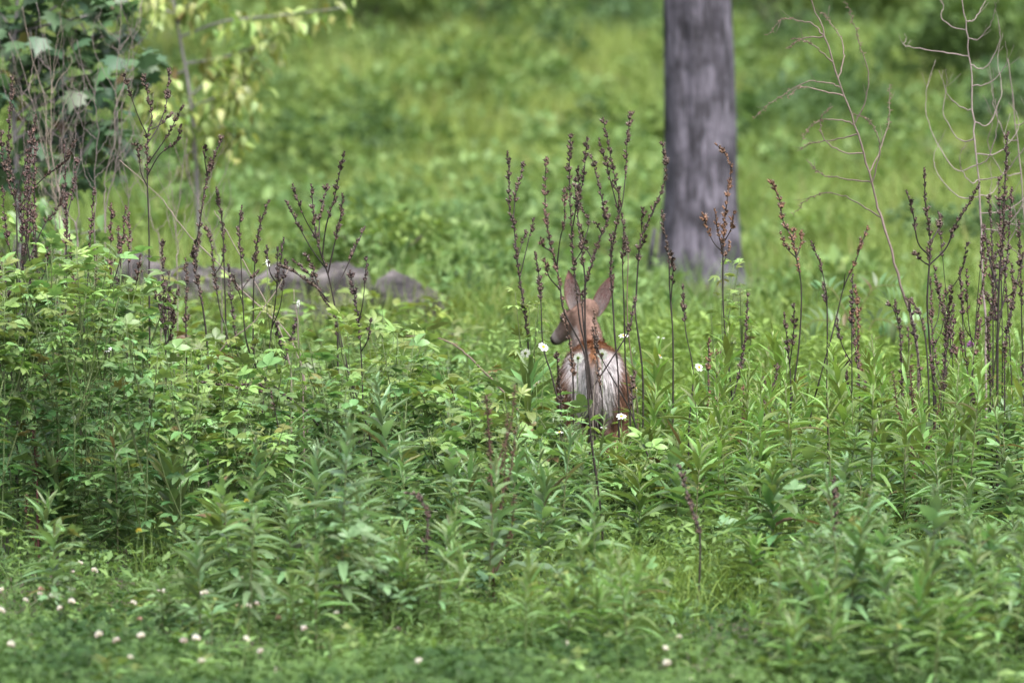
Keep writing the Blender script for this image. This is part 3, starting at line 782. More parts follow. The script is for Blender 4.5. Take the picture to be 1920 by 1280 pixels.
def meadow_grass():
    out = []
    def patch(n, x0, x1, p0, p1, h0, h1, c0, c1, wd=(.004, .009), lean=(.2, 1.0), front=False):
        py = NR.uniform(p0, p1, n); px = NR.uniform(x0, x1, n); y = dist_at(py) + NR.uniform(-.15, .15, n); x = X(px, y)
        if front: y = NR.uniform(29, 31.5, n); x = X(px, y)
        k = (NR.random(n) < .3 + vnoise(x, y, .3, 12)) & ((((px - 1370) / 150) ** 2 + ((py - 1210) / 55) ** 2 > 1) | (NR.random(n) < .2)); x, y = x[k], y[k]; n = len(x)
        col = mixc(c0, c1, NR.random(n)) * NR.uniform(.75, 1.25, (n, 1))
        out.append(blades(x, y, gz(x, y) - .01, NR.uniform(h0, h1, n) * (.6 + .7 * vnoise(x, y, .5, 13)), NR.uniform(*wd, n), NR.uniform(0, 2 * PI, n), NR.uniform(*lean, n), col, 4))
    Y0, Y1 = (.13, .215, .05), (.205, .285, .07); G0, G1 = (.09, .17, .05), (.155, .24, .07)
    patch(7000, 1100, 1560, 860, 1170, .10, .30, Y0, Y1, (.006, .012))
    patch(9000, 950, 1980, 820, 1200, .10, .32, Y0, Y1, (.005, .010))
    patch(12000, -100, 2050, 720, 1090, .2, .5, G0, G1)
    patch(6500, 1150, 2050, 660, 900, .3, .6, Y0, Y1, (.005, .011), (.1, .6))
    patch(2500, 250, 700, 900, 1120, .2, .42, (.08, .14, .03), (.14, .2, .05))
    patch(1500, 600, 1500, 1100, 1270, .05, .16, Y0, Y1, (.005, .009))
    patch(6000, -100, 2050, 1070, 1280, .05, .24, G0, G1)
    patch(1500, -100, 2050, 1280, 1400, .04, .15, G0, G1, front=True)
    patch(900, -60, 1000, 620, 1050, .35, .75, (.24, .21, .12), (.16, .17, .06), (.003, .005), (.3, 1.2))
    patch(12000, -150, 2080, 560, 760, .2, .5, G0, G1, (.006, .013))
    return out
stuff("meadow_grass", meadow_grass(), "bright green grass blades growing between the weeds of the meadow", "grass")

def herbs():
    """fine small-leaved growth that fills the meadow between the single weeds"""
    out = []
    def lay(n, x0, x1, p0, p1, hmax, size, c0, c1, sc=.45):
        py = NR.uniform(p0, p1, n); px = NR.uniform(x0, x1, n); y = dist_at(py) + NR.uniform(-.2, .2, n); x = X(px, y)
        top = hmax * (.25 + .9 * vnoise(x, y * .7, sc, 31)); k = (NR.random(n) < .25 + vnoise(x, y * .7, .3, 33)) & ((px > 560) | (py < 1050) | (NR.random(n) < .25)) & ((np.abs(px - 920) > 190) | (py < 1080) | (NR.random(n) < .35)); x, y, top, px, py = x[k], y[k], top[k], px[k], py[k]; n = len(x)
        bare = ((px - 1370) / 140) ** 2 + ((py - 1205) / 50) ** 2; top = np.where(bare < 1, top * .15, top)
        h = top * NR.uniform(.05, 1, n) ** .6
        a_ = NR.uniform(0, 2 * PI, n); e_ = NR.uniform(-.3, .9, n)
        ax = np.stack([np.cos(a_) * np.cos(e_), np.sin(a_) * np.cos(e_), np.sin(e_)], -1); nm = unit(NR.normal(size=(n, 3)) * .5 + np.array([0, 0, 1.]))
        L = size * NR.uniform(.5, 1.4, n); t_ = np.clip(h / hmax * 1.1 + NR.uniform(-.3, .3, n), 0, 1)
        V_, T_, C_ = rhombs(np.stack([x, y, gz(x, y) + h], -1), ax, nm, L, L * NR.uniform(.22, .5, n), mixc(c0, c1, t_) * NR.uniform(.75, 1.25, (n, 1)))
        out.append((V_, np.zeros((0, 4), int), T_, C_))
    lay(26000, -80, 2000, 930, 1180, .34, .05, (.07, .14, .045), (.16, .255, .08))
    lay(14000, -80, 2000, 1120, 1262, .17, .038, (.06, .125, .04), (.14, .23, .075))
    lay(26000, 1150, 2000, 700, 1000, .55, .06, (.085, .165, .045), (.185, .28, .07))
    lay(26000, -80, 1100, 760, 1000, .62, .05, (.075, .15, .05), (.175, .27, .08))
    return out
stuff("meadow_herbs", herbs(), "fine small-leaved green growth filling the gaps between the meadow weeds", "herbs")

# ------------------------------------------------------------------ weeds in the thick growth left of the deer
def place_words(px, y):
    """where a weed stands, by things one can find"""
    if px < 130: w_ = "at the left edge under the maple"
    elif px < 260: w_ = "left of the candelabra stalk's foot"
    elif px < 400: w_ = "round the foot of the candelabra stalk"
    elif px < 540: w_ = "before the rock ledge's left half"
    elif px < 680: w_ = "round the widest seed stalk's foot"
    elif px < 830: w_ = "before the boulder"
    elif px < 1000: w_ = "between the boulder and the deer"
    elif px < 1180: w_ = "under the deer"
    elif px < 1300: w_ = "between the deer and the trunk"
    elif px < 1430: w_ = "below the trunk"
    elif px < 1560: w_ = "round the hooked brown stalk"
    elif px < 1700: w_ = "below the sumac"
    elif px < 1800: w_ = "round the stout forked stalk"
    else: w_ = "among the black stalks at the right edge"
    return w_
def row_words(y): return "front-row " if y < 37.6 else ("mid-row " if y < 39.6 else "back-row ")
GL = "bushy weeds in the thick growth left of the deer"
def height_at(px):          # how tall the thicket stands along the photo's width (row of its top)
    return np.interp(px, [-100, 0, 120, 250, 300, 450, 560, 700, 800, 850, 950, 1040], [395, 415, 425, 470, 600, 640, 620, 585, 590, 670, 715, 790])
for k in range(150):
    px = R.uniform(-60, 1010); y = R.uniform(35.6, 42.8)
    if px > 860 and y > 39.5: continue
    if 420 < px < 830 and y > 41: continue
    top = float(height_at(px)) + R.uniform(-10, 130) + max(0, 37 - y) * 60
    x = X(px, y); g = gzf(x, y); zt = CAMZ + (640 - top) / FPX * y
    H = min(1.5, max(.45, zt - g)); kit = R.choice([TRI, TRI, PALM])
    bushy_weed(x, y, H, ("tall " if H > 1.05 else "") + ("three-leaved " if kit is TRI else "finger-leaved ") + row_words(y) + "weed " + place_words(px, y), GL,
               n=int(26 + 30 * H), c0=(.07, .145, .05), c1=R.choice([YELG, (.20, .29, .075), (.135, .235, .075)]), L=R.uniform(.085, .12), kit=kit)
# ------------------------------------------------------------------ low leafy cover at the deer's feet
for k in range(26):
    px = R.uniform(985, 1250); y = R.uniform(36.6, 39.3); top = R.uniform(775, 860) + (40 - y) * 6
    x = X(px, y); H = max(.35, CAMZ + (640 - top) / FPX * y - gzf(x, y))
    if R.random() < .5:
        bushy_weed(x, y, H, row_words(y) + "bushy weed " + place_words(px, y), "low weeds at the deer's feet", n=44, c0=(.075, .15, .05), c1=(.16, .25, .065), L=.095)
    else:
        lance_weed(x, y, H, row_words(y) + "willow-leaved weed " + place_words(px, y), "low weeds at the deer's feet", n=28, c0=MIDG, c1=YELG, L=.17, top_tight=1.1)
# ------------------------------------------------------------------ willowy weeds right of the deer
GRr = "willow-leaved weeds standing right of the deer"
for k in range(125):
    px = R.uniform(1175, 1990); y = R.uniform(35.6, 42.6)
    top = np.interp(px, [1165, 1230, 1350, 1500, 1700, 1800, 1990], [790, 690, 640, 635, 640, 610, 590]) + R.uniform(-25, 150) + max(0, 37 - y) * 50
    x = X(px, y); H = min(1.25, max(.35, CAMZ + (640 - top) / FPX * y - gzf(x, y)))
    lance_weed(x, y, H, ("tall " if H > .95 else "") + "bright " + row_words(y) + "willow-leaved weed " + place_words(px, y), GRr, n=27, c0=(.09, .17, .05), c1=(.165, .26, .06), L=R.uniform(.13, .20), top_tight=1.25, wf=.85)
for px, y, top, lb in [
    (1215, 39.2, 625, "pale broad-leaved shoot standing against the deer's flank"),
    (1345, 38.6, 600, "tall leafy weed in front of the tree trunk's foot"),
    (1490, 39.0, 610, "leafy weed beside the forked brown seed stalk, right of the trunk"),
    (1600, 38.0, 640, "wide tufted willow-leaved weed below the sumac fronds"),
    (1665, 38.3, 655, "tufted willow-leaved weed between the sumac fronds and black stalks"),
    (1800, 39.5, 565, "tall upright willow-leaved weed by the purple blossom"),
    (1430, 37.5, 690, "bright willow-leaved weed under the small brown seed head"),
]:
    x = X(px, y); H = CAMZ + (640 - top) / FPX * y - gzf(x, y)
    lance_weed(x, y, H, lb, None, n=36, c0=(.10, .19, .05), c1=(.19, .29, .06), L=.21, top_tight=1.3)
# ------------------------------------------------------------------ middle and front leafy weeds
GF = "blue-green leafy weeds along the front of the meadow"
def front_words(px, py):
    f_ = "at the very front" if py > 1130 else ("just behind the clover" if py > 1040 else "deeper in the meadow")
    for lim, w_ in ((120, "by the left edge"), (330, "round the left front's upright weeds"), (560, "right of the clover blossoms"), (800, "round the tall blue-green weed"), (1010, "round the central dock"), (1200, "under the deer"), (1420, "by the grass patch"), (1560, "round the dark leafy weed"), (1700, "round the right front's biggest plant"), (2100, "by the right edge's dock")):
        if px < lim: return f_ + ", " + w_
for k in range(330):
    px = R.uniform(-40, 1960); py = R.uniform(930, 1262)
    if 1120 < px < 1410 and py > 940 and R.random() < .75: continue
    if py > 1125 and px < 540 and R.random() < .62: continue
    if py > 1228 and px < 1420: continue
    if 730 < px < 1100 and py > 1120 and R.random() < .8: continue
    if 1230 < px < 1500 and py > 1130: continue
    y = float(dist_at(py)); x = X(px, y)
    H = R.uniform(.32, .84) * (1 if py < 1090 else .85)
    c1 = R.choice([MIDG, (.135, .225, .075), (.115, .2, .085)])
    if R.random() < .3:
        bushy_weed(x, y, H * .8, "low bushy weed " + front_words(px, py), GF, n=36, c0=BLUEG, c1=c1, L=.09)
    else:
        lance_weed(x, y, H, "short lance-leaved weed " + front_words(px, py), GF, n=26, c0=BLUEG, c1=c1, L=R.uniform(.12, .18), kit=BROAD if R.random() < .25 else LANCE, wf=.7 if R.random() < .3 else 1)
F_ = 1.42
for px, py, top, n, L, c0, c1, lb in [
    (640, 1205, 765, 52, .13, BLUEG, (.135, .22, .11), "tall blue-green weed with drooping leaves in front of the thicket's dead stalks"),
    (745, 1110, 705, 44, .14, BLUEG, (.14, .23, .11), "tall lance-leaved weed just left of the reddish dock"),
    (985, 1010, 665, 42, .20, (.085, .17, .06), (.145, .245, .075), "big broad-bladed weed standing left of the deer's legs"),
    (860, 1100, 860, 32, .13, BLUEG, MIDG, "leafy weed directly behind the reddish dock stem"),
    (215, 1085, 790, 38, .14, BLUEG, (.135, .225, .08), "upright weed with narrow pointed leaves in the left front"),
    (330, 1090, 815, 36, .16, BLUEG, (.16, .25, .065), "weed with long spreading bright top leaves, left front"),
    (120, 1080, 860, 36, .14, BLUEG, MIDG, "broad leafy weed near the left edge above the clover"),
    (30, 1010, 790, 32, .14, MIDG, YELG, "weed cut by the left edge with yellowish upright leaves"),
    (425, 1130, 930, 34, .12, MIDG, YELG, "pale slender weed rising from the clover blossoms"),
    (545, 1170, 940, 36, .12, BLUEG, MIDG, "feathery blue-green weed right of the clover blossoms"),
    (1065, 1245, 1075, 24, .10, MIDG, (.16, .25, .075), "small pale weed with a red lower leaf at the front"),
    (1010, 1120, 880, 34, .14, BLUEG, (.135, .22, .075), "leafy weed right of the reddish dock stem"),
    (1450, 1130, 870, 40, .17, (.05, .11, .045), (.145, .24, .06), "dark leafy weed with a bright tuft beside the grass patch"),
    (1405, 1145, 1010, 28, .12, MIDG, (.15, .245, .065), "small tufted weed at the foot of the dark leafy weed"),
    (1500, 1150, 1005, 30, .12, MIDG, (.15, .245, .065), "short tufted weed just right of the dark leafy weed"),
    (1590, 1240, 960, 48, .14, BLUEG, (.12, .215, .07), "wide bushy blue-green weed in the right front"),
    (1640, 1215, 970, 44, .13, BLUEG, (.12, .215, .07), "bushy weed behind the right front's biggest plant"),
    (1722, 1275, 1085, 38, .15, (.08, .165, .055), (.14, .245, .06), "nearest weed with large glossy upright leaves at the bottom right"),
    (1815, 1190, 985, 32, .12, MIDG, (.15, .245, .06), "single weed with a pointed bud-like top near the right edge"),
    (1890, 1020, 800, 38, .18, DARKG, (.08, .155, .045), "dark broad-leaved weed at the right edge under the black stalks"),
    (1810, 960, 850, 32, .15, DARKG, (.095, .18, .05), "dark leafy weed at the foot of the black stalk cluster"),
    (1130, 1010, 835, 30, .13, MIDG, (.155, .255, .065), "leafy weed growing right under the deer"),
    (1240, 985, 830, 30, .13, MIDG, (.165, .265, .06), "yellowish leafy weed between the deer and the grass patch"),
    (1340, 960, 800, 30, .13, MIDG, (.165, .265, .06), "bright leafy weed at the back of the grass patch"),
    (700, 1190, 900, 38, .13, BLUEG, (.14, .23, .11), "blue-green weed just right of the tallest front one"),
    (590, 1120, 840, 38, .13, BLUEG, (.14, .23, .11), "blue-green weed just behind the tallest front one"),
    (1540, 1255, 1090, 30, .13, MIDG, (.12, .22, .06), "low dark weed at the bottom, left of the glossy one"),
    (1790, 1260, 1120, 30, .13, MIDG, (.12, .22, .06), "low weed at the bottom, right of the glossy one"),
]:
    y = float(dist_at(py)); x = X(px, y); H = (py - top) / FPX * y
    lance_weed(x, y, H, lb, None, n=n, c0=c0, c1=c1, L=L * F_)
for px, y, top, n, sp, lb in [
    (982, 38.9, 545, 60, .10, "slender yellow-green weed with a bright tip left of the deer's muzzle"),
    (1360, 40.2, 470, 56, .09, "tall slim weed with pale round leaves climbing in front of the trunk"),
    (1395, 40.0, 530, 50, .09, "slim pale-leaved weed right of the trunk's foot"),
    (530, 38.8, 555, 50, .14, "bright-topped bushy weed in front of the rock ledge's middle"),
    (455, 38.6, 600, 50, .14, "bright-topped bushy weed in front of the rock ledge, left of the white campion"),
    (245, 38.9, 590, 50, .14, "bright-topped bushy weed below the bunch of brown seed heads"),
]:
    x = X(px, y); H = CAMZ + (640 - top) / FPX * y - gzf(x, y)
    bushy_weed(x, y, H, lb, None, n=n, c0=(.085, .165, .05), c1=(.22, .32, .085), L=.085, kit=PALM, spread=sp)

# ------------------------------------------------------------------ weeds that half hide the rock ledge, and small plants in the clover
for k in range(20):
    px = R.uniform(225, 860); y = R.uniform(43.0, 45.6); top = R.uniform(515, 610) if px < 720 else R.uniform(560, 625)
    x = X(px, y); H = max(.3, CAMZ + (640 - top) / FPX * y - gzf(x, y))
    bushy_weed(x, y, H, "weed touching the rocks, " + place_words(px, y), "weeds right in front of the rocks", n=44, c0=(.07, .14, .045), c1=R.choice([(.19, .27, .06), (.15, .24, .07)]), L=.10, kit=R.choice([TRI, BROAD]))
for k in range(46):
    px = R.uniform(-20, 1940); py = R.uniform(1150, 1310)
    y = float(dist_at(py)) if py < 1280 else R.uniform(29.6, 31); x = X(px, y)
    lb = "small seedling " + front_words(px, 1200)
    if R.random() < .5: lance_weed(x, y, R.uniform(.10, .24), lb, "seedlings in the clover", n=12, c0=MIDG, c1=YELG, L=R.uniform(.08, .13))
    else: bushy_weed(x, y, R.uniform(.10, .22), lb, "seedlings in the clover", n=18, c0=MIDG, c1=YELG, L=.07, spread=.09)

for k in range(44):
    px, py = (R.uniform(540, 1190), R.uniform(1170, 1258)) if k < 24 else (R.uniform(1430, 1950), R.uniform(1215, 1310))
    if abs(px - 925) < 60: continue
    y = float(dist_at(py)) if py < 1280 else R.uniform(30.2, 31); x = X(px, y)
    lance_weed(x, y, R.uniform(.28, .55), "slender upright weed " + front_words(px, 1200), "slender weeds rising at the very front", n=26, c0=MIDG, c1=(.16, .25, .08), L=R.uniform(.10, .15), wf=.85, top_tight=1.2)
# ------------------------------------------------------------------ dark dried seed stalks
def capsule(mb, p, d, L, r, c, tipc):
    """little urn of a seed capsule with four flared tips"""
    d = np.array(d, float); d /= np.linalg.norm(d)
    ref = np.array([0, 1., 0]) if abs(d[1]) < .8 else np.array([1., 0, 0])
    u = np.cross(d, ref); u /= np.linalg.norm(u); v = np.cross(d, u); V = [p]; C = [c]; T = []; Q = []
    for s, q in ((.35, 1.0), (.72, .8)):
        for j in range(4):
            t = PI / 2 * j; V.append(p + d * L * s + (u * math.cos(t) + v * math.sin(t)) * r * q); C.append(c)
    for j in range(4):
        t = PI / 2 * j; V.append(p + d * L * R.uniform(.95, 1.15) + (u * math.cos(t) + v * math.sin(t)) * r * 1.35); C.append(tipc)
    for j in range(4):
        k = (j + 1) % 4
        T.append((0, 1 + j, 1 + k)); Q.append((1 + j, 1 + k, 5 + k, 5 + j)); T.append((5 + j, 5 + k, 9 + j))
    mb.add(V, Q, T, C)

def heads(path, a0, a1, dens, parent, tone):
    """capsules along the part a0..a1 of a path (local points)"""
    path = [np.array(p) for p in path]; seg = [np.linalg.norm(path[i + 1] - path[i]) for i in range(len(path) - 1)]; tot = sum(seg)
    mb = MB(); L0 = tot * (a1 - a0); nn = max(2, int(L0 / .019)); per = dens / 52.0
    for k in range(nn):
        q0 = a0 * tot + L0 * (k + R.uniform(.2, .8)) / nn; big = R.uniform(.7, 1.3); cnt = max(1, int(per * R.uniform(.35, 1.5) + R.random()))
        if R.random() < .1: cnt = 1
        for _ in range(cnt):
            q = min(max(0, q0 + R.uniform(-.006, .006)), tot * .999); i = 0
            while i < len(seg) - 1 and q > seg[i]: q -= seg[i]; i += 1
            p = path[i] + (path[i + 1] - path[i]) * min(1, q / (seg[i] + 1e-9)); d = (path[i + 1] - path[i]) / (seg[i] + 1e-9)
            a_ = R.uniform(0, 6.28); o = np.array([math.cos(a_), math.sin(a_), .1]) * R.uniform(.35, .95)
            c = np.array(tone) * R.uniform(.6, 1.5)
            tc = np.array((.34, .29, .28)) if R.random() < .4 else c * 1.6
            capsule(mb, p, d + o, R.uniform(.017, .03) * big, R.uniform(.0042, .0072) * big, tuple(c), tuple(tc))
    p = path[-1]; capsule(mb, p, path[-1] - path[-2], .022, .005, tuple(tone), tuple(np.array(tone) * 1.4))
    return link("seed_head", mb.mesh("seed_head", M_DRY, False), parent)

def seed_stalk(y, stem, branches, label, head=.72, tone=(.062, .041, .032), sc=(.028, .021, .019), r=.0055, dens=125, ground=True, group="dark dried seed stalks"):
    """stem: photo points base -> tip on a sheet y metres away, grown into depth; branches likewise; head: where the capsules start"""
    P0 = W(*stem[0], y); g = gzf(P0[0], y); root = np.array([P0[0], y, g])
    t = thing("seed_stalk", tuple(root), label, "dried stalk", group)
    sl_ = R.uniform(-.12, .12)
    def pts(lst, wob, dy=0.0, y0=0.0):
        out = []
        for i, q in enumerate(lst):
            out.append(W(*q, y) - root + np.array([0, y0 + dy * i / max(1, len(lst) - 1) + R.uniform(-wob, wob), 0]))
        return out
    st = pts(stem, .012, sl_)
    if ground: st = [np.array([R.uniform(-.02, .02), 0, -.03])] + ([st[0] * .5] if st[0][2] > .3 else []) + st
    n = max(12, len(st) * 4); sp = spline(st, n)
    mb = MB(); tube(mb, sp, r, r * .35, 5, sc, .18)
    so_ = link("stem", mb.mesh("stem", M_STEM), t)
    if head < 1:
        # head is a fraction of the drawn stem; shift for the part under the drawing
        zs = (1 - head); heads(sp, 1 - zs * (len(stem) / len(st)), 1, dens, so_, tone)
    for b_ in branches:
        bh = .45
        if isinstance(b_[-1], float): bh = b_[-1]; b_ = b_[:-1]
        q0 = W(*b_[0], y) - root; j = min(range(n), key=lambda i: abs(sp[i][0] - q0[0]) + abs(sp[i][2] - q0[2]))
        y0 = sp[j][1]; bp = pts(b_, .01, R.choice((-1, 1)) * R.uniform(.03, .16), y0); bp[0] = sp[j].copy()
        bs = spline(bp, max(8, len(bp) * 4)); mb = MB(); tube(mb, bs, r * .62, r * .28, 5, sc, .15)
        bo = link("branch", mb.mesh("branch", M_STEM), t)
        if bh < 1: heads(bs, bh, 1, dens, bo, tone)
    return t
RB = (.125, .068, .042)
S = seed_stalk
S(38.6, [(85, 690), (72, 598), (60, 514), (44, 430), (20, 353), (3, 290), (0, 250)], [[(28, 372), (48, 305), (62, 262), (68, 222)], [(33, 385), (70, 345), (97, 322), (125, 300), (142, 268)], [(55, 480), (80, 425), (105, 390), (118, 350)]], "black branching seed stalk at the left edge with a forked top", .8)
S(39.4, [(33, 690), (33, 560), (32, 430), (27, 350), (16, 290), (19, 215), (24, 150)], [], "straight blackish stalk at the left edge behind the forked one", .62)
S(38.8, [(82, 700), (76, 560), (68, 480), (62, 405)], [[(74, 545), (88, 500), (90, 470)]], "short dark stalk just right of the left edge's forked one", .6)
S(38.4, [(281, 680), (280, 560), (279, 430), (276, 336), (276, 255), (284, 222), (277, 180), (268, 145)], [[(277, 268), (295, 238), (309, 198), (312, 160), (315, 132)], [(279, 302), (309, 262), (325, 235), (339, 208)], [(276, 340), (264, 322), (260, 278), (252, 272)], [(278, 262), (258, 215), (240, 160), (236, 145), .6], [(284, 245), (300, 232), (316, 212)], [(279, 320), (300, 290), (330, 268), (340, 240)]], "tallest candelabra-like seed stalk in the left half, many upright spikes", .72)
S(38.2, [(396, 870), (390, 672), (380, 575), (366, 507), (371, 440), (376, 403), (383, 353), (391, 318), (402, 290), (415, 260)], [[(388, 330), (384, 300), (386, 278)], [(372, 440), (362, 470), (364, 500), .2]], "tall bent stalk with a zigzag stem left of the rock ledge's centre", .5)
S(38.9, [(311, 690), (310, 600), (306, 520), (304, 455)], [[(311, 640), (318, 590), (332, 545), .2], [(311, 625), (300, 580), (290, 545), .2], [(312, 650), (325, 610), (326, 575), .1]], "dense bunch of reddish brown seed heads low in the left thicket", .55, dens=150)
S(39.2, [(428, 640), (413, 585), (402, 515), (396, 464), (388, 432)], [[(404, 520), (415, 495), (420, 465)]], "thin stalk leaning left with a small dark head before the rocks", .7)
S(39.0, [(350, 660), (348, 590), (350, 530), (347, 490)], [], "short straight stalk between the bunch of heads and the bent stalk", .6)
S(38.7, [(578, 776), (530, 735), (487, 699), (462, 640), (455, 560), (452, 500), (448, 430), (452, 392)], [[(455, 545), (470, 520), (478, 512), .3], [(456, 570), (444, 535), (440, 520), .3], [(480, 690), (476, 660), (478, 645), .2]], "stalk that rises from a fallen piece and bends upright, before the rocks", .78, ground=False)
S(38.9, [(475, 600), (478, 500), (488, 425), (503, 382)], [], "single thick seed spike leaning right above the rocks", .72)
S(39.1, [(424, 640), (421, 520), (417, 420), (407, 358)], [], "thin straight stalk crossing the rocks' left half", .78)
S(38.1, [(672, 800), (652, 690), (638, 632), (625, 558), (615, 514), (600, 470), (591, 430), (584, 352)], [[(604, 485), (612, 425), (627, 375), (637, 330), (646, 292), .35], [(596, 450), (570, 405), (552, 352), .5], [(625, 560), (650, 500), (668, 460), (681, 430), .5], [(613, 505), (580, 460), (545, 395), (537, 380), .55], [(617, 515), (628, 455), (640, 400), (642, 370), .4], [(600, 460), (600, 400), (612, 350), .4], [(630, 590), (600, 545), (560, 515), (530, 500), .35]], "widest dark seed stalk, fan of bristly spikes above the rocks", .72, r=.0065, dens=110)
S(38.3, [(632, 610), (606, 560), (585, 520), (553, 490)], [[(600, 550), (585, 500), (575, 480), .2]], "short leaning stalk with a fat brown head before the rocks", .55, dens=130)
S(37.6, [(600, 800), (578, 776), (537, 742), (480, 722), (416, 722), (380, 716)], [[(540, 745), (500, 735), (450, 728), .2]], "toppled grey seed stalk lying across the weeds", .3, dens=140, ground=False)
S(37.9, [(560, 788), (520, 768), (480, 760), (455, 750)], [], "short toppled seed head under the longer fallen one", .35, dens=140, ground=False)
S(37.4, [(695, 830), (668, 740), (640, 660), (632, 600)], [], "bare dark stem crossing the widest stalk's base", 1.0)
# cluster in front of the deer
S(38.9, [(995, 720), (986, 600), (976, 532), (969, 481), (966, 447), (962, 414), (955, 390), (955, 330), (952, 290)], [[(965, 412), (968, 357), (978, 324), (981, 308), .3], [(973, 490), (976, 465), (985, 436), .6], [(979, 520), (990, 455), (1000, 415), .72]], "leftmost forked stalk of the group around the deer", .42)
S(38.4, [(1055, 800), (1034, 702), (1024, 672), (1017, 634), (1015, 579), (1010, 510), (1004, 478)], [], "stalk passing left of the deer's muzzle with one small dark head", .78)
S(36.3, [(1130, 1000), (1119, 900), (1108, 817), (1099, 689), (1094, 656), (1075, 618), (1056, 579), (1050, 535), (1042, 492), (1035, 470), (1024, 414), (1022, 360), (1024, 302)], [[(1044, 500), (1050, 450), (1058, 414), (1058, 360), .45], [(1036, 475), (1018, 462), (1014, 450), .5], [(1052, 545), (1030, 520), (1022, 490), .5]], "thick stalk rising up the deer's middle, bent left across its head", .66, tone=(.1, .06, .048), r=.006)
S(38.7, [(1105, 720), (1097, 648), (1088, 607), (1082, 557), (1077, 509), (1073, 453), (1069, 374), (1068, 318), (1070, 258)], [[(1073, 440), (1080, 390), (1085, 350), (1084, 318), .3], [(1076, 490), (1095, 460), (1090, 430), .4]], "upright stalk over the deer's left ear", .5)
S(38.5, [(1106, 760), (1098, 629), (1097, 552), (1097, 523), (1089, 453), (1083, 400), (1088, 360), (1094, 335), (1100, 265)], [[(1084, 400), (1079, 360), (1080, 335), .2], [(1090, 460), (1104, 420), (1093, 392), .5]], "stalk between the deer's ears with one tall knobbly spike", .6)
S(38.6, [(1115, 790), (1098, 640), (1092, 575), (1097, 537), (1111, 492), (1125, 447), (1137, 414), (1128, 369), (1120, 335), (1110, 296)], [[(1112, 490), (1102, 470), (1099, 465), .5], [(1130, 440), (1122, 425), (1118, 420), .4]], "stalk that arcs right out of the deer's head", .52)
S(38.9, [(1160, 720), (1153, 634), (1149, 566), (1145, 500), (1151, 447), (1159, 408), (1160, 369), (1153, 335), (1142, 279), (1132, 228)], [[(1159, 408), (1167, 380), (1173, 324), (1176, 267), (1182, 215), .35], [(1157, 395), (1145, 341), (1137, 307), (1125, 265), .3], [(1147, 490), (1146, 460), (1144, 445), .3]], "tallest forked stalk of the group, right above the deer's right ear", .5)
S(39.0, [(1205, 700), (1192, 593), (1193, 557), (1198, 476), (1204, 442), (1224, 397), (1243, 352), (1250, 312), (1242, 272)], [[(1207, 440), (1203, 420), (1206, 395), .3], [(1200, 465), (1207, 455), (1210, 445), .3]], "stalk leaning right across the edge of the tree trunk", .62)
S(38.8, [(1182, 790), (1173, 689), (1170, 579), (1167, 500), (1169, 453), (1167, 408)], [], "straight stalk at the deer's right shoulder", .8)
S(39.2, [(1195, 760), (1180, 640), (1176, 560), (1178, 480), (1172, 440)], [], "pale thin stalk beside the straight one at the deer's shoulder", .9, sc=(.13, .1, .07))
S(39.1, [(1262, 640), (1256, 540), (1254, 480), (1246, 430), (1242, 400)], [[(1258, 560), (1262, 500), (1258, 475), .3]], "thin stalk before the left foot of the tree trunk", .75)
S(38.3, [(1228, 890), (1198, 815), (1181, 768), (1162, 732), (1138, 691), (1121, 656), (1112, 620)], [[(1190, 790), (1185, 740), (1190, 700), .3]], "dark stem slanting across the deer's rump to the lower right", .8, r=.006)
S(38.5, [(1098, 760), (1108, 732), (1124, 708), (1162, 650), (1179, 620), (1187, 579), (1192, 560)], [], "stem slanting across the rump with a fat brown head at the right", .68, dens=150, ground=False)
S(38.0, [(1112, 830), (1112, 760), (1116, 700), (1118, 675)], [], "short pale dry stem over the deer's tail", 1.0, sc=(.24, .2, .17), r=.004)
S(38.4, [(1075, 720), (1068, 640), (1058, 590), (1053, 560)], [[(1064, 620), (1060, 600), (1060, 585), .2]], "short brown stalk over the deer's cheek", .5, tone=(.13, .08, .06), dens=130)
S(38.5, [(1130, 760), (1120, 680), (1117, 620), (1114, 585)], [], "short brown stalk over the deer's nape", .5, tone=(.12, .075, .055), dens=130)
S(38.2, [(1052, 760), (1046, 700), (1044, 665)], [], "short brown head against the deer's left flank", .45, dens=130)
# in front of the trunk and right of it
S(38.7, [(1374, 790), (1372, 739), (1362, 645), (1356, 564), (1356, 464), (1358, 420), (1363, 380), (1368, 345), (1371, 316), (1362, 292), (1346, 274)], [[(1356, 480), (1335, 450), (1318, 405), .45], [(1357, 470), (1345, 430), (1340, 398), .35], [(1358, 460), (1370, 430), (1375, 402), .35], [(1356, 500), (1366, 470), (1368, 455), .3]], "rusty seed stalk in front of the tree trunk", .66, tone=RB)
S(38.4, [(1352, 860), (1361, 800), (1384, 709), (1394, 658), (1401, 600), (1402, 556)], [], "dark spike leaning right below the rusty stalk", .55, dens=120)
S(38.6, [(1475, 800), (1485, 746), (1497, 658), (1502, 591), (1502, 531), (1493, 484), (1484, 445), (1468, 413), (1461, 373), (1448, 344)], [[(1493, 484), (1476, 465), (1466, 440), .3], [(1495, 484), (1500, 465), (1503, 438), .3], [(1490, 470), (1488, 440), (1490, 430), .2]], "slender brown stalk right of the trunk bending to a hooked tip", .68, tone=RB)
S(38.9, [(1552, 800), (1550, 732), (1551, 640), (1550, 564), (1546, 535), (1537, 494), (1522, 458)], [[(1549, 575), (1546, 550), (1544, 535), .1]], "thin stalk tipping left before the blurred slope", .86, dens=120)
S(39.1, [(1520, 780), (1532, 729), (1555, 645), (1569, 591), (1582, 538), (1602, 494), (1612, 465), (1624, 430)], [[(1583, 535), (1583, 520), (1584, 512), 1.0]], "thin stalk leaning right with one long brown spike", .8, tone=RB)
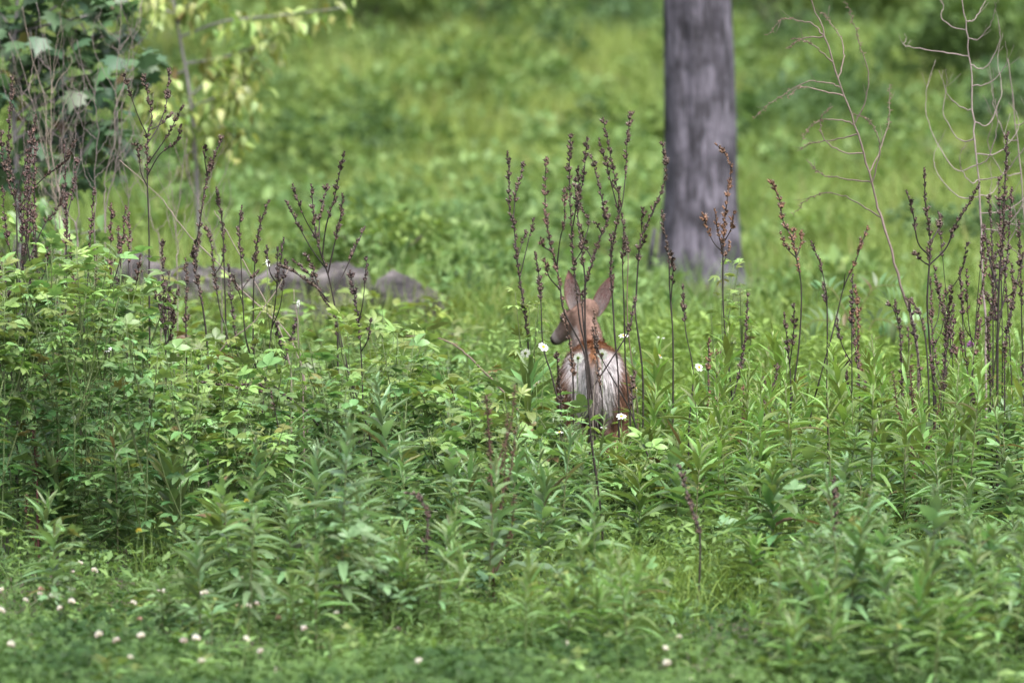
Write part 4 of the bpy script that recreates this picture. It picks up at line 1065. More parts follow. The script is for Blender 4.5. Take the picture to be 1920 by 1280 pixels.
S(39.0, [(1612, 720), (1609, 645), (1611, 591), (1606, 540)], [[(1610, 640), (1600, 610), (1596, 590), .2]], "rusty spike among the sumac fronds", .45, tone=RB, dens=130)
S(38.5, [(1483, 780), (1482, 700), (1476, 640), (1471, 592)], [[(1480, 680), (1487, 630), (1488, 575), .3]], "short forked stalk under the hooked brown one", .7)
S(38.2, [(1752, 800), (1750, 719), (1743, 645), (1738, 564), (1743, 480), (1742, 430), (1734, 380), (1732, 322)], [[(1742, 488), (1720, 455), (1710, 400), (1698, 364), .4], [(1744, 497), (1774, 464), (1790, 423), (1811, 390), (1832, 349), .35], [(1742, 500), (1728, 490), (1715, 478), .6], [(1743, 450), (1760, 430), (1765, 410), .4]], "stout forked black stalk, right, with arms spread like a candelabra", .7, r=.0075)
S(38.6, [(1692, 790), (1691, 679), (1688, 625), (1680, 568)], [[(1687, 610), (1676, 578), (1670, 572), .8]], "dark spike left of the stout forked stalk", .3, dens=120)
S(38.9, [(1742, 740), (1737, 645), (1728, 598), (1716, 570), (1704, 560)], [], "thin spike with nodding tip behind the stout forked stalk", .75)
S(38.1, [(1766, 850), (1768, 790), (1772, 699), (1774, 645), (1774, 605), (1764, 558), (1758, 530), (1754, 505)], [[(1775, 620), (1778, 590), (1783, 542), .05]], "dark stalk with two furry twin spikes near the right", .45, dens=170)
S(38.0, [(1870, 850), (1870, 766), (1871, 591), (1875, 497), (1881, 430), (1882, 380), (1885, 302), (1888, 254)], [[(1872, 600), (1885, 560), (1901, 548), (1912, 510), (1920, 480), .25], [(1873, 560), (1862, 510), (1848, 440), (1846, 425), .5], [(1876, 510), (1889, 490), (1893, 462), .2]], "tallest black stalk of the right edge cluster", .55, r=.0075, dens=120)
S(38.3, [(1860, 850), (1858, 790), (1855, 680), (1851, 620), (1858, 580), (1846, 550)], [], "black stalk with a dense fist of seeds, left of the tallest right edge one", .5, dens=170)
S(38.2, [(1884, 850), (1884, 760), (1886, 650), (1896, 590), (1903, 545), (1900, 500)], [], "black stalk leaning right beside the tallest right edge one", .5, dens=150)
S(38.8, [(1918, 700), (1915, 600), (1912, 500), (1908, 420)], [], "thin dark stalk at the very right edge", .6)
S(38.4, [(1832, 850), (1831, 793), (1821, 749), (1814, 679)], [], "low furry spike left of the black cluster's foot", .4, dens=150)
S(39.0, [(1862, 520), (1860, 450), (1858, 410), (1856, 372)], [], "small dark spike before the pale dry stem at the right", .6)
S(37.9, [(1430, 850), (1433, 780), (1431, 712)], [], "short dark spike low between trunk and hooked stalk", .4, dens=120)
S(37.8, [(1436, 830), (1438, 816), (1448, 750), (1458, 688)], [], "short leaning stalk with one fat brown head", .78, dens=150)
S(38.1, [(1332, 860), (1330, 760), (1328, 700), (1330, 640)], [], "rusty spike below the trunk's foot", .5, tone=RB, dens=120)
S(38.3, [(1346, 800), (1345, 740), (1344, 662)], [], "thin rusty spike right beside another below the trunk", .5, tone=RB)
S(37.8, [(1388, 850), (1393, 780), (1394, 730)], [], "small brown head low in the weeds right of the trunk", .6, tone=RB, dens=130)
S(38.0, [(1292, 800), (1300, 700), (1286, 620), (1281, 540)], [], "thin dark spike before the right root of the trunk", .8)
S(34.0, [(1312, 1000), (1300, 960), (1285, 910), (1278, 880)], [], "curved brown seed head low over the grass patch", .3, dens=150)
S(34.2, [(1566, 985), (1566, 950), (1565, 900)], [], "small brown spike in the grass left of the rusty dock", .25, dens=140)
S(33.6, [(800, 1000), (803, 965), (785, 932), (765, 925)], [], "drooping brown seed head left of the central dock", .35, dens=150)
S(32.6, [(770, 1190), (745, 1180), (715, 1184)], [], "brown seed head lying low on the clover", .2, dens=170, ground=False)
S(36.6, [(465, 930), (463, 860), (460, 800)], [], "dark bare stem low in the left thicket", 1.0)
S(36.9, [(560, 930), (540, 860), (520, 790), (510, 740)], [], "dark stem leaning left low in the left thicket", .9)

# lesser stalks that thicken both sides
def extra(px, y, top, label, group):
    x_ = px; lean = R.uniform(-55, 55); H = 1040 - top; st = []
    base = 640 - (gzf(X(px, y), y) - CAMZ) / y * FPX - 30
    k0 = R.uniform(-10, 10)
    for i in range(7):
        t_ = i / 6; st.append((x_ + lean * t_ ** 1.6 + k0 * math.sin(t_ * 5 + px), base + (top - base) * t_))
    bb = []
    for k in range(R.choice((0, 1, 2, 2, 3))):
        t_ = R.uniform(.55, .85); bx_ = x_ + lean * t_ ** 1.6; by_ = base + (top - base) * t_; s_ = R.choice((-1, 1)); h_ = (base - top) * R.uniform(.12, .28); w_ = s_ * R.uniform(12, 34)
        bb.append([(bx_, by_), (bx_ + w_ * .7, by_ - h_ * .4), (bx_ + w_, by_ - h_), R.uniform(.3, .6)])
    seed_stalk(y, st, bb, label, R.uniform(.68, .86), R.choice([(.07, .042, .038), (.1, .06, .05), (.055, .037, .035)]), r=R.uniform(.004, .006), dens=R.uniform(95, 140), group=group)
for k in range(12):
    px = R.uniform(5, 480) if k < 9 else R.uniform(480, 720); top = R.uniform(330, 600) if px < 220 else R.uniform(400, 640)
    extra(px, R.uniform(37.8, 40.3), top, "minor dark seed stalk " + ("by the left edge's forked stalk" if px < 150 else "round the candelabra stalk" if px < 340 else "round the bent zigzag stalk" if px < 480 else "beside the widest seed stalk"), "minor dark stalks on the left")
for k in range(9):
    px = R.uniform(1640, 1925) if k < 7 else R.uniform(1250, 1640); top = R.uniform(400, 620) if px > 1780 else R.uniform(520, 690)
    extra(px, R.uniform(37.6, 40.0), top, "minor dark seed stalk " + ("in the black cluster at the right edge" if px > 1810 else "round the stout forked stalk" if px > 1640 else "between the hooked stalk and the sumac" if px > 1450 else "below the trunk"), "minor dark stalks on the right")

for k in range(16):
    px = R.uniform(0, 140) if k < 8 else R.uniform(1800, 1922); top = R.uniform(220, 520) if k < 8 else R.uniform(330, 600)
    extra(px, R.uniform(37.8, 39.6), top, "crowded dark seed stalk " + ("at the left edge before the maple" if k < 8 else "at the right edge before the twiggy stem"), "crowded dark stalks at both edges")

# ------------------------------------------------------------------ pale dry twiggy weeds
TAN = (.19, .155, .14)
def dry_weed(y, stem, branches, label, r=.006, c=TAN, tips=False, group="pale dry twiggy weeds"):
    P0 = W(*stem[0], y); g = gzf(P0[0], y); root = np.array([P0[0], y, g])
    t = thing("dry_weed", tuple(root), label, "dry weed", group)
    st = [W(*q, y) - root + np.array([0, R.uniform(-.02, .02), 0]) for q in stem]
    st = [np.array([0, 0, -.03])] + st
    sp = spline(st, len(st) * 4); sp = [q + np.array([R.gauss(0, .003), R.gauss(0, .003), 0]) for q in sp]; mb = MB(); tube(mb, sp, r, r * .35, 6, c, .15); link("stem", mb.mesh("stem", M_DRY), t)
    for b_ in branches:
        q0 = W(*b_[0], y) - root; j = min(range(len(sp)), key=lambda i: abs(sp[i][0] - q0[0]) + abs(sp[i][2] - q0[2]))
        dy = R.choice((-1, 1)) * R.uniform(.05, .25)
        bp = [W(*q, y) - root + np.array([0, sp[j][1] + dy * i / (len(b_) - 1), 0]) for i, q in enumerate(b_)]; bp[0] = sp[j]
        bs = spline(bp, len(bp) * 5); bs = [bs[0]] + [q + np.array([R.gauss(0, .0022), R.gauss(0, .0022), R.gauss(0, .0022)]) for q in bs[1:]]; mb = MB(); tube(mb, bs, r * .5, r * .12, 4, np.array(c) * R.uniform(.8, 1.25), .1)
        bo = link("branch", mb.mesh("branch", M_DRY), t)
        for _ in range(R.choice((1, 2, 2, 3))):
            j2 = R.randint(len(bs) // 4, len(bs) - 3); dd = unit((bs[j2 + 1] - bs[j2])[None, :])[0]; s2 = np.array([R.uniform(-1, 1), R.uniform(-.6, .6), R.uniform(.1, .9)]); e2 = bs[j2] + unit((dd + s2)[None, :])[0] * R.uniform(.03, .11)
            mb = MB(); tube(mb, [bs[j2], (bs[j2] + e2) / 2 + np.array([0, 0, -.006]), e2], r * .22, r * .08, 3, np.array(c)); link("twig", mb.mesh("twig", M_DRY), bo)
        if tips:
            m2 = MB()
            for k in range(len(bs) - 1):
                if k < len(bs) * .5: continue
                for _ in range(3):
                    a_ = R.uniform(0, 6.28); capsule(m2, bs[k] + (bs[k + 1] - bs[k]) * R.random(), (math.cos(a_), math.sin(a_), R.uniform(-.6, .5)), R.uniform(.01, .018), .0022, (.2, .14, .1), (.3, .23, .19))
            link("seed_head", m2.mesh("seed_head", M_DRY, False), bo)
    return t
dry_weed(39.6, [(1722, 700), (1707, 591), (1683, 517), (1660, 430), (1646, 386), (1626, 312), (1602, 235), (1576, 161), (1555, 94), (1532, 27), (1512, -25)],
    [[(1545, 68), (1525, 45), (1500, 40), (1470, 35), (1440, 65)], [(1548, 75), (1515, 70), (1490, 80), (1478, 90)], [(1576, 160), (1550, 155), (1510, 155), (1450, 190), (1412, 222)], [(1582, 178), (1540, 170), (1500, 165), (1475, 185)],
     [(1600, 233), (1570, 225), (1530, 230), (1500, 265)], [(1606, 250), (1565, 262), (1525, 268), (1500, 280)], [(1574, 140), (1583, 110), (1580, 75), (1560, 40), (1545, 20)], [(1600, 232), (1622, 190), (1627, 140), (1612, 90), (1600, 50), (1582, 5)],
     [(1636, 352), (1648, 290), (1645, 255), (1625, 225), (1600, 215)], [(1616, 298), (1580, 285), (1545, 262), (1537, 225), (1560, 200)], [(1628, 318), (1655, 270), (1670, 220), (1671, 155)], [(1645, 408), (1610, 380), (1565, 362), (1520, 370), (1490, 403)],
     [(1622, 338), (1580, 334), (1540, 325), (1518, 300)], [(1560, 110), (1535, 95), (1510, 80), (1480, 75)]],
    "tall leaning dry stalk with feathery tips, right of the tree trunk", r=.0075, c=(.16, .12, .105), tips=True)
def arc(x0, y0, x1, y1, bow):     # a twig that leaves sideways and turns up
    return [(x0, y0), (x0 + (x1 - x0) * .5, y0 - bow * .15), (x1, y0 + (y1 - y0) * .38), (x1 + R.uniform(-8, 8), y0 + (y1 - y0) * .7), (x1 + R.uniform(-14, 14), y1)]
br = [arc(1836, 372, 1760, 250, 30), arc(1828, 265, 1772, 130, 20), arc(1822, 205, 1775, 130, 40), arc(1834, 290, 1905, 190, 20), arc(1825, 160, 1880, 80, 20), arc(1823, 130, 1870, 20, 15), arc(1815, 75, 1855, 0, 10),
      arc(1832, 235, 1880, 60, 20), arc(1836, 330, 1925, 150, 25), arc(1842, 400, 1930, 300, 30), arc(1838, 345, 1800, 270, 20), arc(1818, 100, 1700, 60, 30), arc(1813, 55, 1765, -10, 20), arc(1812, 40, 1840, -20, 10), arc(1845, 480, 1905, 330, 20), arc(1840, 430, 1930, 230, 30), arc(1833, 300, 1868, 130, 20), arc(1838, 360, 1890, 210, 10), arc(1835, 320, 1745, 110, 30)]
dry_weed(40.2, [(1848, 640), (1844, 551), (1839, 430), (1831, 302), (1826, 235), (1821, 141), (1814, 67), (1804, 0), (1800, -40)], br, "tall pale dry stem with many curling twigs near the right edge", r=.0062, c=(.23, .185, .175))
dry_weed(41.0, [(1935, 640), (1925, 480), (1915, 330), (1900, 200), (1890, 110)], [arc(1920, 420, 1860, 300, 20), arc(1915, 330, 1850, 180, 20), arc(1925, 470, 1870, 380, 20), arc(1908, 260, 1868, 120, 20), arc(1905, 230, 1935, 120, 10)], "pale twiggy weed cut by the right edge", r=.006)
def wavy(x, y0, x1, y1, n=5):
    return [(x + (x1 - x) * i / n + R.uniform(-9, 9), y0 + (y1 - y0) * i / n) for i in range(n + 1)]
for x, y0, x1, y1, nb, lb in [
    (125, 470, 45, 12, 5, "leftmost pale twiggy weed before the dark maple leaves"), (118, 480, 76, 5, 5, "upright pale twiggy weed, second from the left edge"), (150, 480, 12, 62, 4, "pale twiggy weed fanning out to the left edge"),
    (108, 460, 86, 50, 5, "bushy pale twiggy weed in front of the maple"), (140, 470, 150, 75, 5, "pale weed with a curved tip before the maple's lowest leaves"), (95, 470, 118, 95, 4, "grey twiggy weed in the middle of the left clump"), (60, 460, 25, 100, 4, "thin pale twiggy weed at the left edge"),
    (195, 420, 262, 0, 6, "tall pale dry stem leaning right, between maple and sapling"), (200, 430, 225, 0, 6, "tall thin pale stem upright beside the maple"), (255, 480, 215, 190, 5, "tangle of pale twigs left of the candelabra stalk"), (300, 480, 250, 210, 5, "tangle of pale twigs behind the candelabra stalk"),
    (330, 520, 352, 260, 5, "thin tan twiggy weed right of the candelabra stalk"), (420, 520, 345, 290, 5, "tan twigs leaning left above the rocks"), (180, 440, 182, 120, 5, "bowed pale weed right of the left clump")]:
    st = wavy(x, y0, x1, y1)
    bb = []
    for k in range(nb + 4):
        i = R.uniform(.15, .85); xx = x + (x1 - x) * i; yy = y0 + (y1 - y0) * i; s = R.choice((-1, 1))
        w_ = s * R.uniform(12, 45); h_ = R.uniform(60, 170); bb.append([(xx, yy), (xx + w_ * .55, yy - h_ * .25), (xx + w_ * .95 + R.uniform(-6, 6), yy - h_ * .55), (xx + w_ + R.uniform(-10, 10), yy - h_ * .8), (xx + w_ * R.uniform(.7, 1.4), yy - h_)])
    dry_weed(R.uniform(41.2, 43.2), st, bb, lb, r=.0031, c=np.array(R.choice([TAN, (.15, .12, .118), (.22, .18, .145)])))
for y, st, lb in [(39.3, [(571, 705), (500, 570), (423, 430), (400, 395)], "long straight dry straw slanting over the rocks"), (39.7, [(540, 660), (450, 540), (346, 430), (300, 370), (225, 300)], "longest pale straw slanting from the rocks to the candelabra stalk"),
                  (38.6, [(569, 740), (560, 640), (551, 542)], "straight pale dry stick standing before the rocks"), (38.8, [(395, 700), (480, 600), (545, 500)], "thin pale straw crossing the other way before the rocks")]:
    dry_weed(y, st, [], lb, r=.0045, c=(.22, .175, .15), group="dry straws over the rocks")
dry_weed(39.4, [(985, 800), (900, 690), (860, 652), (815, 632), (760, 630)], [[(800, 630), (782, 640), (775, 650)]], "bowed dead twig right of the boulder", r=.006, c=(.17, .12, .1))

# ------------------------------------------------------------------ saplings at the upper left
def sapling(y, trunk, limbs, nl, kit, L, c0, c1, label, r=.012, bark=(.16, .15, .15), droop=.45, name="sapling"):
    P0 = W(*trunk[0], y); g = gzf(P0[0], y); root = np.array([P0[0], y, g]); t = thing(name, tuple(root), label, "sapling")
    tp = [np.array([0, 0, -.04])] + [W(*q, y) - root for q in trunk]; tp = spline(tp, 20)
    mb = MB(); tube(mb, tp, r, r * .4, 8, bark, .08); link("trunk", mb.mesh("trunk", M_DRY), t)
    shoots = []
    for b_ in limbs:
        dy = R.uniform(-.35, .35); bp = [W(*q, y) - root + np.array([0, dy * i / (len(b_) - 1), 0]) for i, q in enumerate(b_)]
        bs = spline(bp, 10); mb = MB(); tube(mb, bs, r * .5, r * .2, 5, bark); link("limb", mb.mesh("limb", M_DRY), t); shoots.append(bs)
    for k in range(nl):
        s = shoots[k % len(shoots)]; q = R.uniform(.1, 1) ** .7 * 8.99; i = int(q); p = s[i] + (s[i + 1] - s[i]) * (q - i)
        a_ = R.uniform(0, 6.28); e_ = R.uniform(-1.0, .1) - droop * .5
        d = (math.cos(a_) * math.cos(e_), math.sin(a_) * math.cos(e_), math.sin(e_))
        p = p + np.array(d) * L * R.uniform(.1, .6) + np.array([R.gauss(0, .05), R.gauss(0, .09), R.gauss(0, .05)])
        put_leaf(R.choice(kit), t, p, d, L * R.uniform(.65, 1.25), R.uniform(.85, 1.15), lerp(c0, c1, R.random()), R.uniform(-.5, .5))
    return t
sapling(46.2, [(40, 480), (30, 300), (25, 150), (35, -40)], [[(30, 300), (110, 240), (190, 230), (240, 290)], [(28, 220), (120, 150), (230, 140), (285, 110)], [(28, 160), (90, 90), (180, 70), (250, 50)], [(30, 80), (90, 20), (160, -20), (200, -40)], [(30, 250), (70, 200), (150, 190), (200, 330)],
     [(28, 200), (0, 150), (-40, 120)], [(30, 100), (10, 40), (-30, 0)], [(32, 320), (80, 300), (130, 320), (180, 260)], [(30, 40), (60, -10), (90, -40)], [(30, 330), (0, 300), (-40, 290)], [(28, 130), (130, 110), (210, 180), (225, 250)], [(30, 60), (120, 40), (200, 20), (240, 0)], [(30, 260), (60, 250), (100, 280), (110, 340)], [(28, 180), (60, 130), (60, 60)]],
    620, MAPLE, .125, (.03, .07, .036), (.085, .15, .065), "maple sapling with large dark blue-green leaves in the upper left corner", r=.02)
sapling(51.5, [(372, 420), (365, 260), (358, 200), (350, 140), (335, 60), (318, -40)], [[(345, 120), (400, 110), (470, 90), (520, 60)], [(338, 70), (420, 40), (520, 30), (640, 15)], [(356, 180), (420, 130), (480, 105)], [(332, 50), (360, 0), (400, -30)], [(348, 130), (300, 160), (260, 200)], [(360, 200), (420, 180), (470, 170)], [(362, 230), (330, 215), (290, 240)], [(363, 250), (400, 235), (440, 260)], [(364, 255), (360, 290), (385, 330)], [(330, 30), (290, 10), (250, 20)]],
    900, BROAD, .092, (.13, .21, .06), (.28, .33, .095), "yellow-green sapling with drooping leaves left of the blurred slope", r=.018)
sapling(44.6, [(20, 560), (25, 470), (40, 400)], [[(22, 520), (90, 460), (150, 430)], [(25, 480), (60, 410), (110, 385)], [(24, 500), (-10, 440), (-30, 400)], [(25, 470), (140, 440), (210, 425)], [(23, 510), (110, 500), (190, 480)]],
    190, BROAD, .10, (.075, .15, .05), (.15, .235, .075), "low bushy sapling with mid green leaves under the maple", r=.01)

# ------------------------------------------------------------------ docks with rusty stems and broad pale leaves
def dock(px, py, top, label, leaves, side=3, rust=(.085, .046, .034), L=.3):
    y = float(dist_at(py)); x = X(px, y); g = gzf(x, y); H = (py - top) / FPX * y
    t = thing("dock_plant", (x, y, g), label, "dock", "rusty-stemmed docks")
    sp = spline([(0, 0, -.03), (-.01, 0, H * .3), (-.015, .01, H * .65), (-.035, .0, H)], 12)
    mb = MB(); tube(mb, sp, .008, .003, 6, rust, .1); link("stem", mb.mesh("stem", M_STEM), t)
    for k in range(side):
        i = R.randint(2, 7); a_ = R.uniform(0, 6.28); p = sp[i]; Lb = H * R.uniform(.3, .5)
        e = p + np.array([math.cos(a_) * Lb * .3, math.sin(a_) * Lb * .3, Lb]); bs = spline([p, (p + e) / 2 + np.array([math.cos(a_) * .03, 0, 0]), e], 8)
        mb = MB(); tube(mb, bs, .004, .0015, 5, rust); bo = link("branch", mb.mesh("branch", M_STEM), t)
        m2 = MB()
        for _ in range(70):
            q = R.uniform(.25, 1) * 6.99; i2 = int(q); pp = bs[i2] + (bs[i2 + 1] - bs[i2]) * (q - i2); b_ = R.uniform(0, 6.28)
            c = np.array(R.choice([(.125, .075, .05), (.10, .07, .045), (.12, .14, .05)]))
            capsule(m2, pp, (math.cos(b_), math.sin(b_), R.uniform(-.6, .4)), R.uniform(.008, .016), .0035, tuple(c), tuple(c * 1.3))
        link("seed_head", m2.mesh("seed_head", M_DRY, False), bo)
    m2 = MB()
    for _ in range(110):
        q = R.uniform(.62, 1) * 10.99; i2 = int(q); pp = sp[i2] + (sp[i2 + 1] - sp[i2]) * (q - i2); b_ = R.uniform(0, 6.28)
        c = np.array(R.choice([(.125, .075, .05), (.10, .07, .045), (.12, .14, .05)]))
        capsule(m2, pp, (math.cos(b_), math.sin(b_), R.uniform(-.6, .4)), R.uniform(.012, .028), .0035, tuple(c), tuple(c * 1.3))
    link("seed_head", m2.mesh("seed_head", M_DRY, False), t)
    for ang, el, h, ln in leaves:
        put_leaf(R.choice(DOCK), t, (0, 0, h), (math.cos(ang), math.sin(ang), el), ln, 1.0, lerp((.085, .17, .075), (.12, .2, .10), R.random()), R.uniform(-.2, .2))
dock(927, 1150, 745, "rusty-stemmed dock with huge pale wavy leaves in the middle front", [(3.35, .12, .11, .36), (-.25, .2, .16, .36), (2.6, .5, .2, .26), (.5, .55, .28, .26), (-1.8, .3, .14, .24), (4.3, .6, .3, .2), (-.9, .7, .36, .2), (2.9, .8, .4, .17)], 5)
dock(1720, 1040, 690, "rusty-stemmed dock with reddish seed spikes at the right", [(3.2, .3, .2, .22), (.1, .4, .2, .26), (-.6, .3, .25, .24), (4.0, .6, .3, .18), (.4, .7, .36, .22)], 5, (.10, .05, .034))
dock(75, 1080, 800, "dock with a dark red stem near the left edge", [(3.0, .3, .3, .16), (.3, .6, .35, .16), (-1, .5, .28, .15), (2.2, .8, .5, .14)], 2, (.09, .03, .03))
# red lower leaf of the small front weed
y = float(dist_at(1262)); x = X(1070, y)
o = bpy.data.objects.new("fallen_leaf", LANCE[1]); COL.objects.link(o); o.location = (x - .02, y - .05, gzf(x, y) + .06); o.rotation_euler = (.2, .3, 1.2); o.scale = (.16, .1, .1); o.color = (.32, .10, .08, 1)
tag(o, "reddish withered leaf low at the front beside the small pale weed", "leaf")

# ------------------------------------------------------------------ daisies
def daisy_meshes():
    mb = MB()
    for k in range(19):
        a_ = 2 * PI * k / 19 + R.uniform(-.06, .06); L = R.uniform(.017, .0205); ca, sa = math.cos(a_), math.sin(a_); b_ = .0024
        def q(r_, s_, z_): return np.array([ca * r_ - sa * s_, sa * r_ + ca * s_, z_])
        z = R.uniform(-.003, .002)
        mb.add([q(.006, -b_ * .6, 0), q(.006, b_ * .6, 0), q(.006 + L * .65, b_ * 1.15, z), q(.006 + L * .65, -b_ * 1.15, z), q(.006 + L, b_ * .4, z * 2), q(.006 + L, -b_ * .4, z * 2)], [(0, 1, 2, 3), (3, 2, 4, 5)], [], (.78, .78, .80))
    pet = mb.mesh("petals", M_FLOWER)
    def dome(c, h, r, name):
        V = [(0, 0, h)]; T = []; Q = []
        for i, (rr, zz) in enumerate(((.5, .85), (.85, .5), (1, 0))):
            for j in range(12): t = 2 * PI * j / 12; V.append((r * rr * math.cos(t), r * rr * math.sin(t), h * zz))
        for j in range(12): T.append((0, 1 + j, 1 + (j + 1) % 12))
        for i in range(2):
            for j in range(12): a_ = 1 + i * 12 + j; b_ = 1 + i * 12 + (j + 1) % 12; Q.append((a_, a_ + 12, b_ + 12, b_))
        return mesh_np(name, np.array(V), [np.array(Q), np.array(T)], M_FLOWER, np.tile(c, (len(V), 1)), True)
    return pet, dome((.75, .42, .02), .005, .0085, "disc"), dome((.11, .17, .035), -.006, .0075, "sepal_cup")
PET, DISC, CUP = daisy_meshes()
def flower_stem(t, tip, c=(.08, .13, .035), r=.0022):
    tip = np.array(tip); mb = MB(); tube(mb, spline([(0, 0, -.02), tip * .5 + np.array([R.uniform(-.03, .03), R.uniform(-.03, .03), 0]), tip], 9), r, r * .7, 4, c); link("stem", mb.mesh("stem", M_STEM), t)
def daisy(px, py, y, facing, label, sc=1.0):
    p = W(px, py, y); bx_ = p[0] + R.uniform(-.05, .05); g = gzf(bx_, y)
    t = thing("daisy", (bx_, y, g), label, "daisy", "white daisies round the deer")
    tip = p - np.array([bx_, y, g]); flower_stem(t, tip)
    q = Vector(facing).to_track_quat('Z', 'Y')
    for me, nm in ((PET, "petals"), (DISC, "disc"), (CUP, "sepal_cup")):
        o = link(nm, me, t); o.location = tip; o.rotation_mode = 'QUATERNION'; o.rotation_quaternion = q; o.scale = (sc * .88,) * 3
for px, py, y, f, lb, sc in [
    (1169, 629, 38.9, (-.1, -.45, 1), "daisy facing up right of the deer's rump top", 1.15), (1019, 650, 38.3, (.4, -.7, .6), "daisy with a yellow eye under the deer's muzzle", 1.25), (985, 662, 38.5, (-.2, .8, .4), "daisy turned away left of the deer's muzzle", 1.2),
    (1084, 671, 38.8, (-.25, 1, .3), "daisy seen from its back on the rump's left white patch", 1.3), (1129, 664, 38.8, (.15, 1, .35), "daisy seen from its back on the rump's right white patch", 1.35), (1165, 780, 38.2, (.0, -.6, .8), "lowest daisy with a big yellow eye at the deer's right leg", 1.15),
    (1006, 719, 38.0, (-.6, .3, .6), "daisy turned sideways left of the deer's flank", 1.0), (1239, 633, 39.4, (.2, -.2, 1), "daisy seen edge on, level with the rump top", 1.0), (1237, 666, 39.2, (.9, -.3, .5), "daisy edge on above the pale broad-leaved shoot", .9),
    (1192, 728, 39.0, (.9, .2, .3), "half hidden daisy at the deer's right flank", 1.0), (1049, 810, 37.6, (-.1, -.2, 1), "small daisy low under the deer's left flank", .9), (1132, 801, 38.1, (.1, -.2, 1), "small daisy edge on between the deer's legs", .8), (1311, 688, 39.0, (.5, -.7, .4), "daisy with drooping petals below the tree trunk", 1.1)]:
    daisy(px, py, y, f, lb, sc)

# ------------------------------------------------------------------ clover blossoms
def ballflower(c0, c1, n, r, wd):
    d = unit(NR.normal(size=(n, 3))); d[:, 2] = np.abs(d[:, 2]) - .25; d = unit(d)
    col = mixc(c0, c1, np.clip(.5 - d[:, 2], 0, 1))
    nm = unit(np.cross(d, NR.normal(size=(n, 3))))
    V_, T_, C_ = rhombs(d * r * .25, d, nm, np.full(n, r) * NR.uniform(.65, 1.0, n), np.full(n, wd), col, .05)
    return mesh_np("blossom", V_, T_, M_FLOWER, C_)
CLV = [ballflower((.78, .75, .76), (.5, .36, .3), 60, .0165, .0055), ballflower((.72, .66, .68), (.4, .25, .2), 50, .0145, .005), ballflower((.5, .34, .3), (.3, .18, .13), 45, .0135, .005)]
cl = [(130, 1058), (137, 1072), (150, 1056), (177, 1070), (75, 1112), (77, 1104), (48, 1125), (95, 1120), (135, 1106), (135, 1128), (112, 1140), (20, 1208), (185, 1190), (218, 1200), (264, 1192), (244, 1232), (368, 1197), (383, 1112), (302, 1108), (288, 1115), (262, 1160),
      (500, 995), (500, 1088), (448, 1136), (465, 1136), (482, 1132), (522, 1158), (462, 1198), (570, 1178), (520, 1256), (378, 1240), (488, 1220), (585, 1040), (455, 1085), (345, 1200), (3, 1105), (2, 1145), (395, 1030), (250, 1130), (630, 1150), (640, 1010), (785, 1240), (1250, 1243), (1272, 1195), (1050, 1208), (1060, 1205), (1120, 1275), (1168, 1258), (1247, 1215), (1370, 1268), (1290, 1272), (662, 1083)]
for i, (px, py) in enumerate(cl):
    y = float(dist_at(min(py + 70, 1300))); p = W(px, py, y); g = gzf(p[0], y)
    ci = i % 3 if R.random() < .6 else 0; t = thing("clover_flower", (p[0], y, g), ("white", "pale pinkish", "faded brown-pink")[ci] + " clover blossom " + front_words(px, py).split(", ")[1], "clover blossom", "clover blossoms")
    h = max(.06, p[2] - g); flower_stem(t, (0, 0, h), r=.0014)
    o = link("blossom", CLV[ci], t); o.location = (0, 0, h); o.rotation_euler = (R.uniform(-.4, .4), R.uniform(-.4, .4), R.uniform(0, 6)); o.scale = (R.uniform(.7, 1.1),) * 3

# ------------------------------------------------------------------ white campions, purple and yellow blossoms
def campion_mesh():
    mb = MB()
    for k in range(5):
        a_ = 2 * PI * k / 5; ca, sa = math.cos(a_), math.sin(a_)
        def q(r_, s_, z_): return np.array([ca * r_ - sa * s_, sa * r_ + ca * s_, z_])
        mb.add([q(.002, 0, 0), q(.012, .007, .002), q(.02, .008, 0), q(.015, 0, .001), q(.02, -.008, 0), q(.012, -.007, .002)], [(0, 1, 2, 3), (0, 3, 4, 5)], [], (.8, .8, .82))
    pm = mb.mesh("petals", M_FLOWER); mb = MB(); tube(mb, [(0, 0, -.026), (0, 0, -.02), (0, 0, -.01), (0, 0, 0)], .006, .0045, 6, (.14, .19, .07))
    return pm, mb.mesh("calyx", M_STEM)
CP, CC = campion_mesh()
for px, py, y, f, lb in [(502, 493, 38.7, (.9, -.5, .2), "white campion flower above the rock ledge's middle"), (559, 569, 38.5, (.8, -.4, -.1), "white campion flower before the straight dry stick"), (163, 549, 38.6, (1, -.1, 0), "white campion seen from the side in the left thicket"), (79, 630, 38.4, (.3, -.8, .2), "small white campion near the left edge"), (203, 654, 38.3, (-.3, -.6, .6), "small white campion low in the left thicket")]:
    p = W(px, py, y); bx_ = p[0] - .03; g = gzf(bx_, y); t = thing("campion", (bx_, y, g), lb, "campion", "white campions"); tip = p - np.array([bx_, y, g]); flower_stem(t, tip)
    q = Vector(f).to_track_quat('Z', 'Y')
    for me, nm in ((CP, "petals"), (CC, "calyx")): o = link(nm, me, t); o.location = tip; o.rotation_mode = 'QUATERNION'; o.rotation_quaternion = q; o.scale = (1.05,) * 3
PUR = ballflower((.27, .13, .29), (.2, .1, .22), 60, .026, .009); YEL = ballflower((.42, .36, .05), (.33, .3, .06), 30, .014, .007)
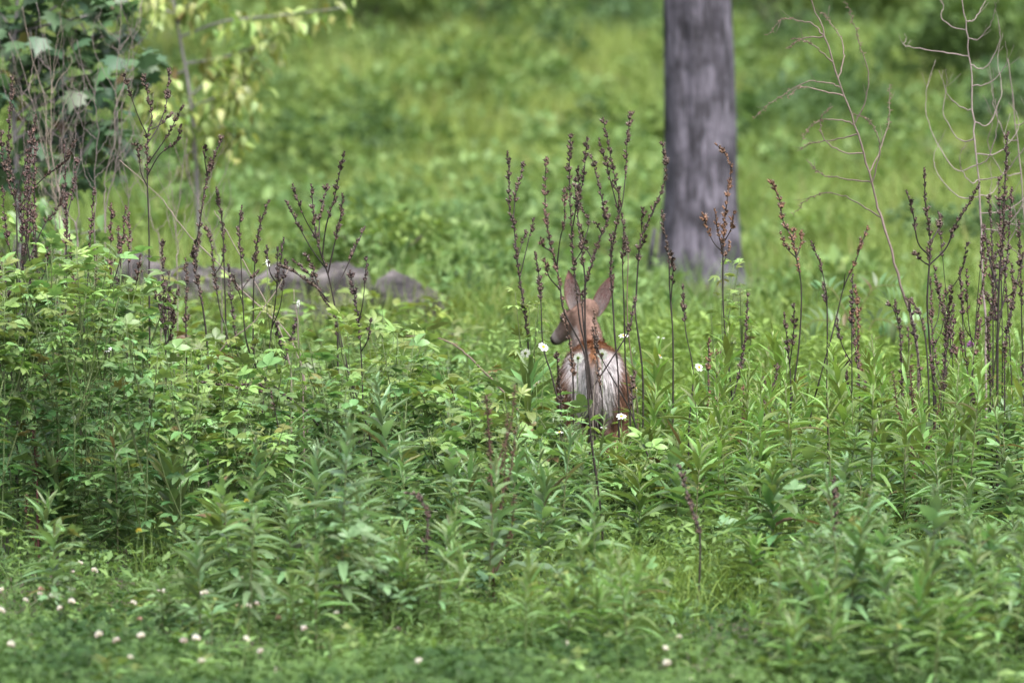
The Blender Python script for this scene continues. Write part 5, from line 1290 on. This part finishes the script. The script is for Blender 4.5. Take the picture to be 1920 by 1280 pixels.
for px, py, y, me, nm, lb, cat in [(1821, 648, 39.0, PUR, "thistle_flower", "purple blossom beside the black stalk cluster", "flower"), (462, 939, 35.2, YEL, "yellow_flower", "yellow blossom in the grass left of the tall blue-green weed", "flower"), (581, 944, 35.3, YEL, "yellow_flower", "pale yellow blossom beside the tall blue-green weed", "flower"), (260, 995, 34.4, YEL, "yellow_flower", "yellow blossom among the left front weeds", "flower")]:
    p = W(px, py, y); g = gzf(p[0], y); t = thing(nm, (p[0], y, g), lb, cat); flower_stem(t, (0, 0, p[2] - g)); o = link("blossom", me, t); o.location = (0, 0, p[2] - g)

# ------------------------------------------------------------------ sumac fronds behind the right-hand weeds
LFL = leafmesh("leaflet", *lance(.2, .15, .28, 0, 6))
sy = 44.0; sx_ = X(1625, sy); t = thing("sumac", (sx_, sy, gzf(sx_, sy)), "young sumac with arching feather-shaped fronds right of the trunk", "sumac")
root = np.array([sx_, sy, gzf(sx_, sy)])
mb = MB(); tube(mb, spline([(0, 0, -.05), (.01, 0, .2), (0, 0, W(1625, 640, sy)[2] - root[2])], 6), .012, .007, 6, (.12, .1, .06)); link("stem", mb.mesh("stem", M_STEM), t)
for fr in [[(1622, 640), (1612, 590), (1640, 540), (1680, 535)], [(1625, 640), (1590, 590), (1560, 540), (1530, 545)], [(1625, 640), (1640, 600), (1680, 610), (1700, 650)], [(1625, 640), (1580, 610), (1530, 600), (1500, 630)], [(1628, 640), (1680, 620), (1730, 600), (1760, 620)]]:
    dy = R.uniform(-.25, .25); pts = spline([W(*q, sy) - root + np.array([0, dy * i / 3, 0]) for i, q in enumerate(fr)], 14)
    mb = MB(); tube(mb, pts, .004, .002, 4, (.13, .13, .05)); fo = link("frond", mb.mesh("frond", M_STEM), t)
    for i in range(2, 14):
        ax = unit((pts[min(i + 1, 13)] - pts[i - 1])[None, :])[0]; sd = np.cross(ax, np.array([0, -1., .35])); sd /= np.linalg.norm(sd)
        for s in (-1, 1):
            put_leaf(LFL, fo, pts[i], sd * s + ax * .5 + np.array([0, 0, -.15]), .11 * (1 - .25 * abs(i - 8) / 6), 1.0, lerp((.08, .16, .06), (.13, .21, .08), R.random()), R.uniform(-.2, .2), "leaflet")

# ------------------------------------------------------------------ look-alikes: say which one, counted along the row
ORD = ["", "first", "second", "third", "fourth", "fifth", "sixth", "seventh", "eighth", "ninth", "tenth", "eleventh", "twelfth", "thirteenth", "fourteenth", "fifteenth", "sixteenth", "seventeenth", "eighteenth", "nineteenth", "twentieth"]
sets = {}
for o in COL.objects:
    if o.parent is None and "label" in o: sets.setdefault(o["label"], []).append(o)
for lb, os_ in sets.items():
    if 1 < len(os_) <= 20 and len(lb.split()) <= 13:
        os_.sort(key=lambda o: o.location.x / o.location.y)
        for k, o in enumerate(os_): o["label"] = lb + ", " + ORD[k + 1] + " from left"
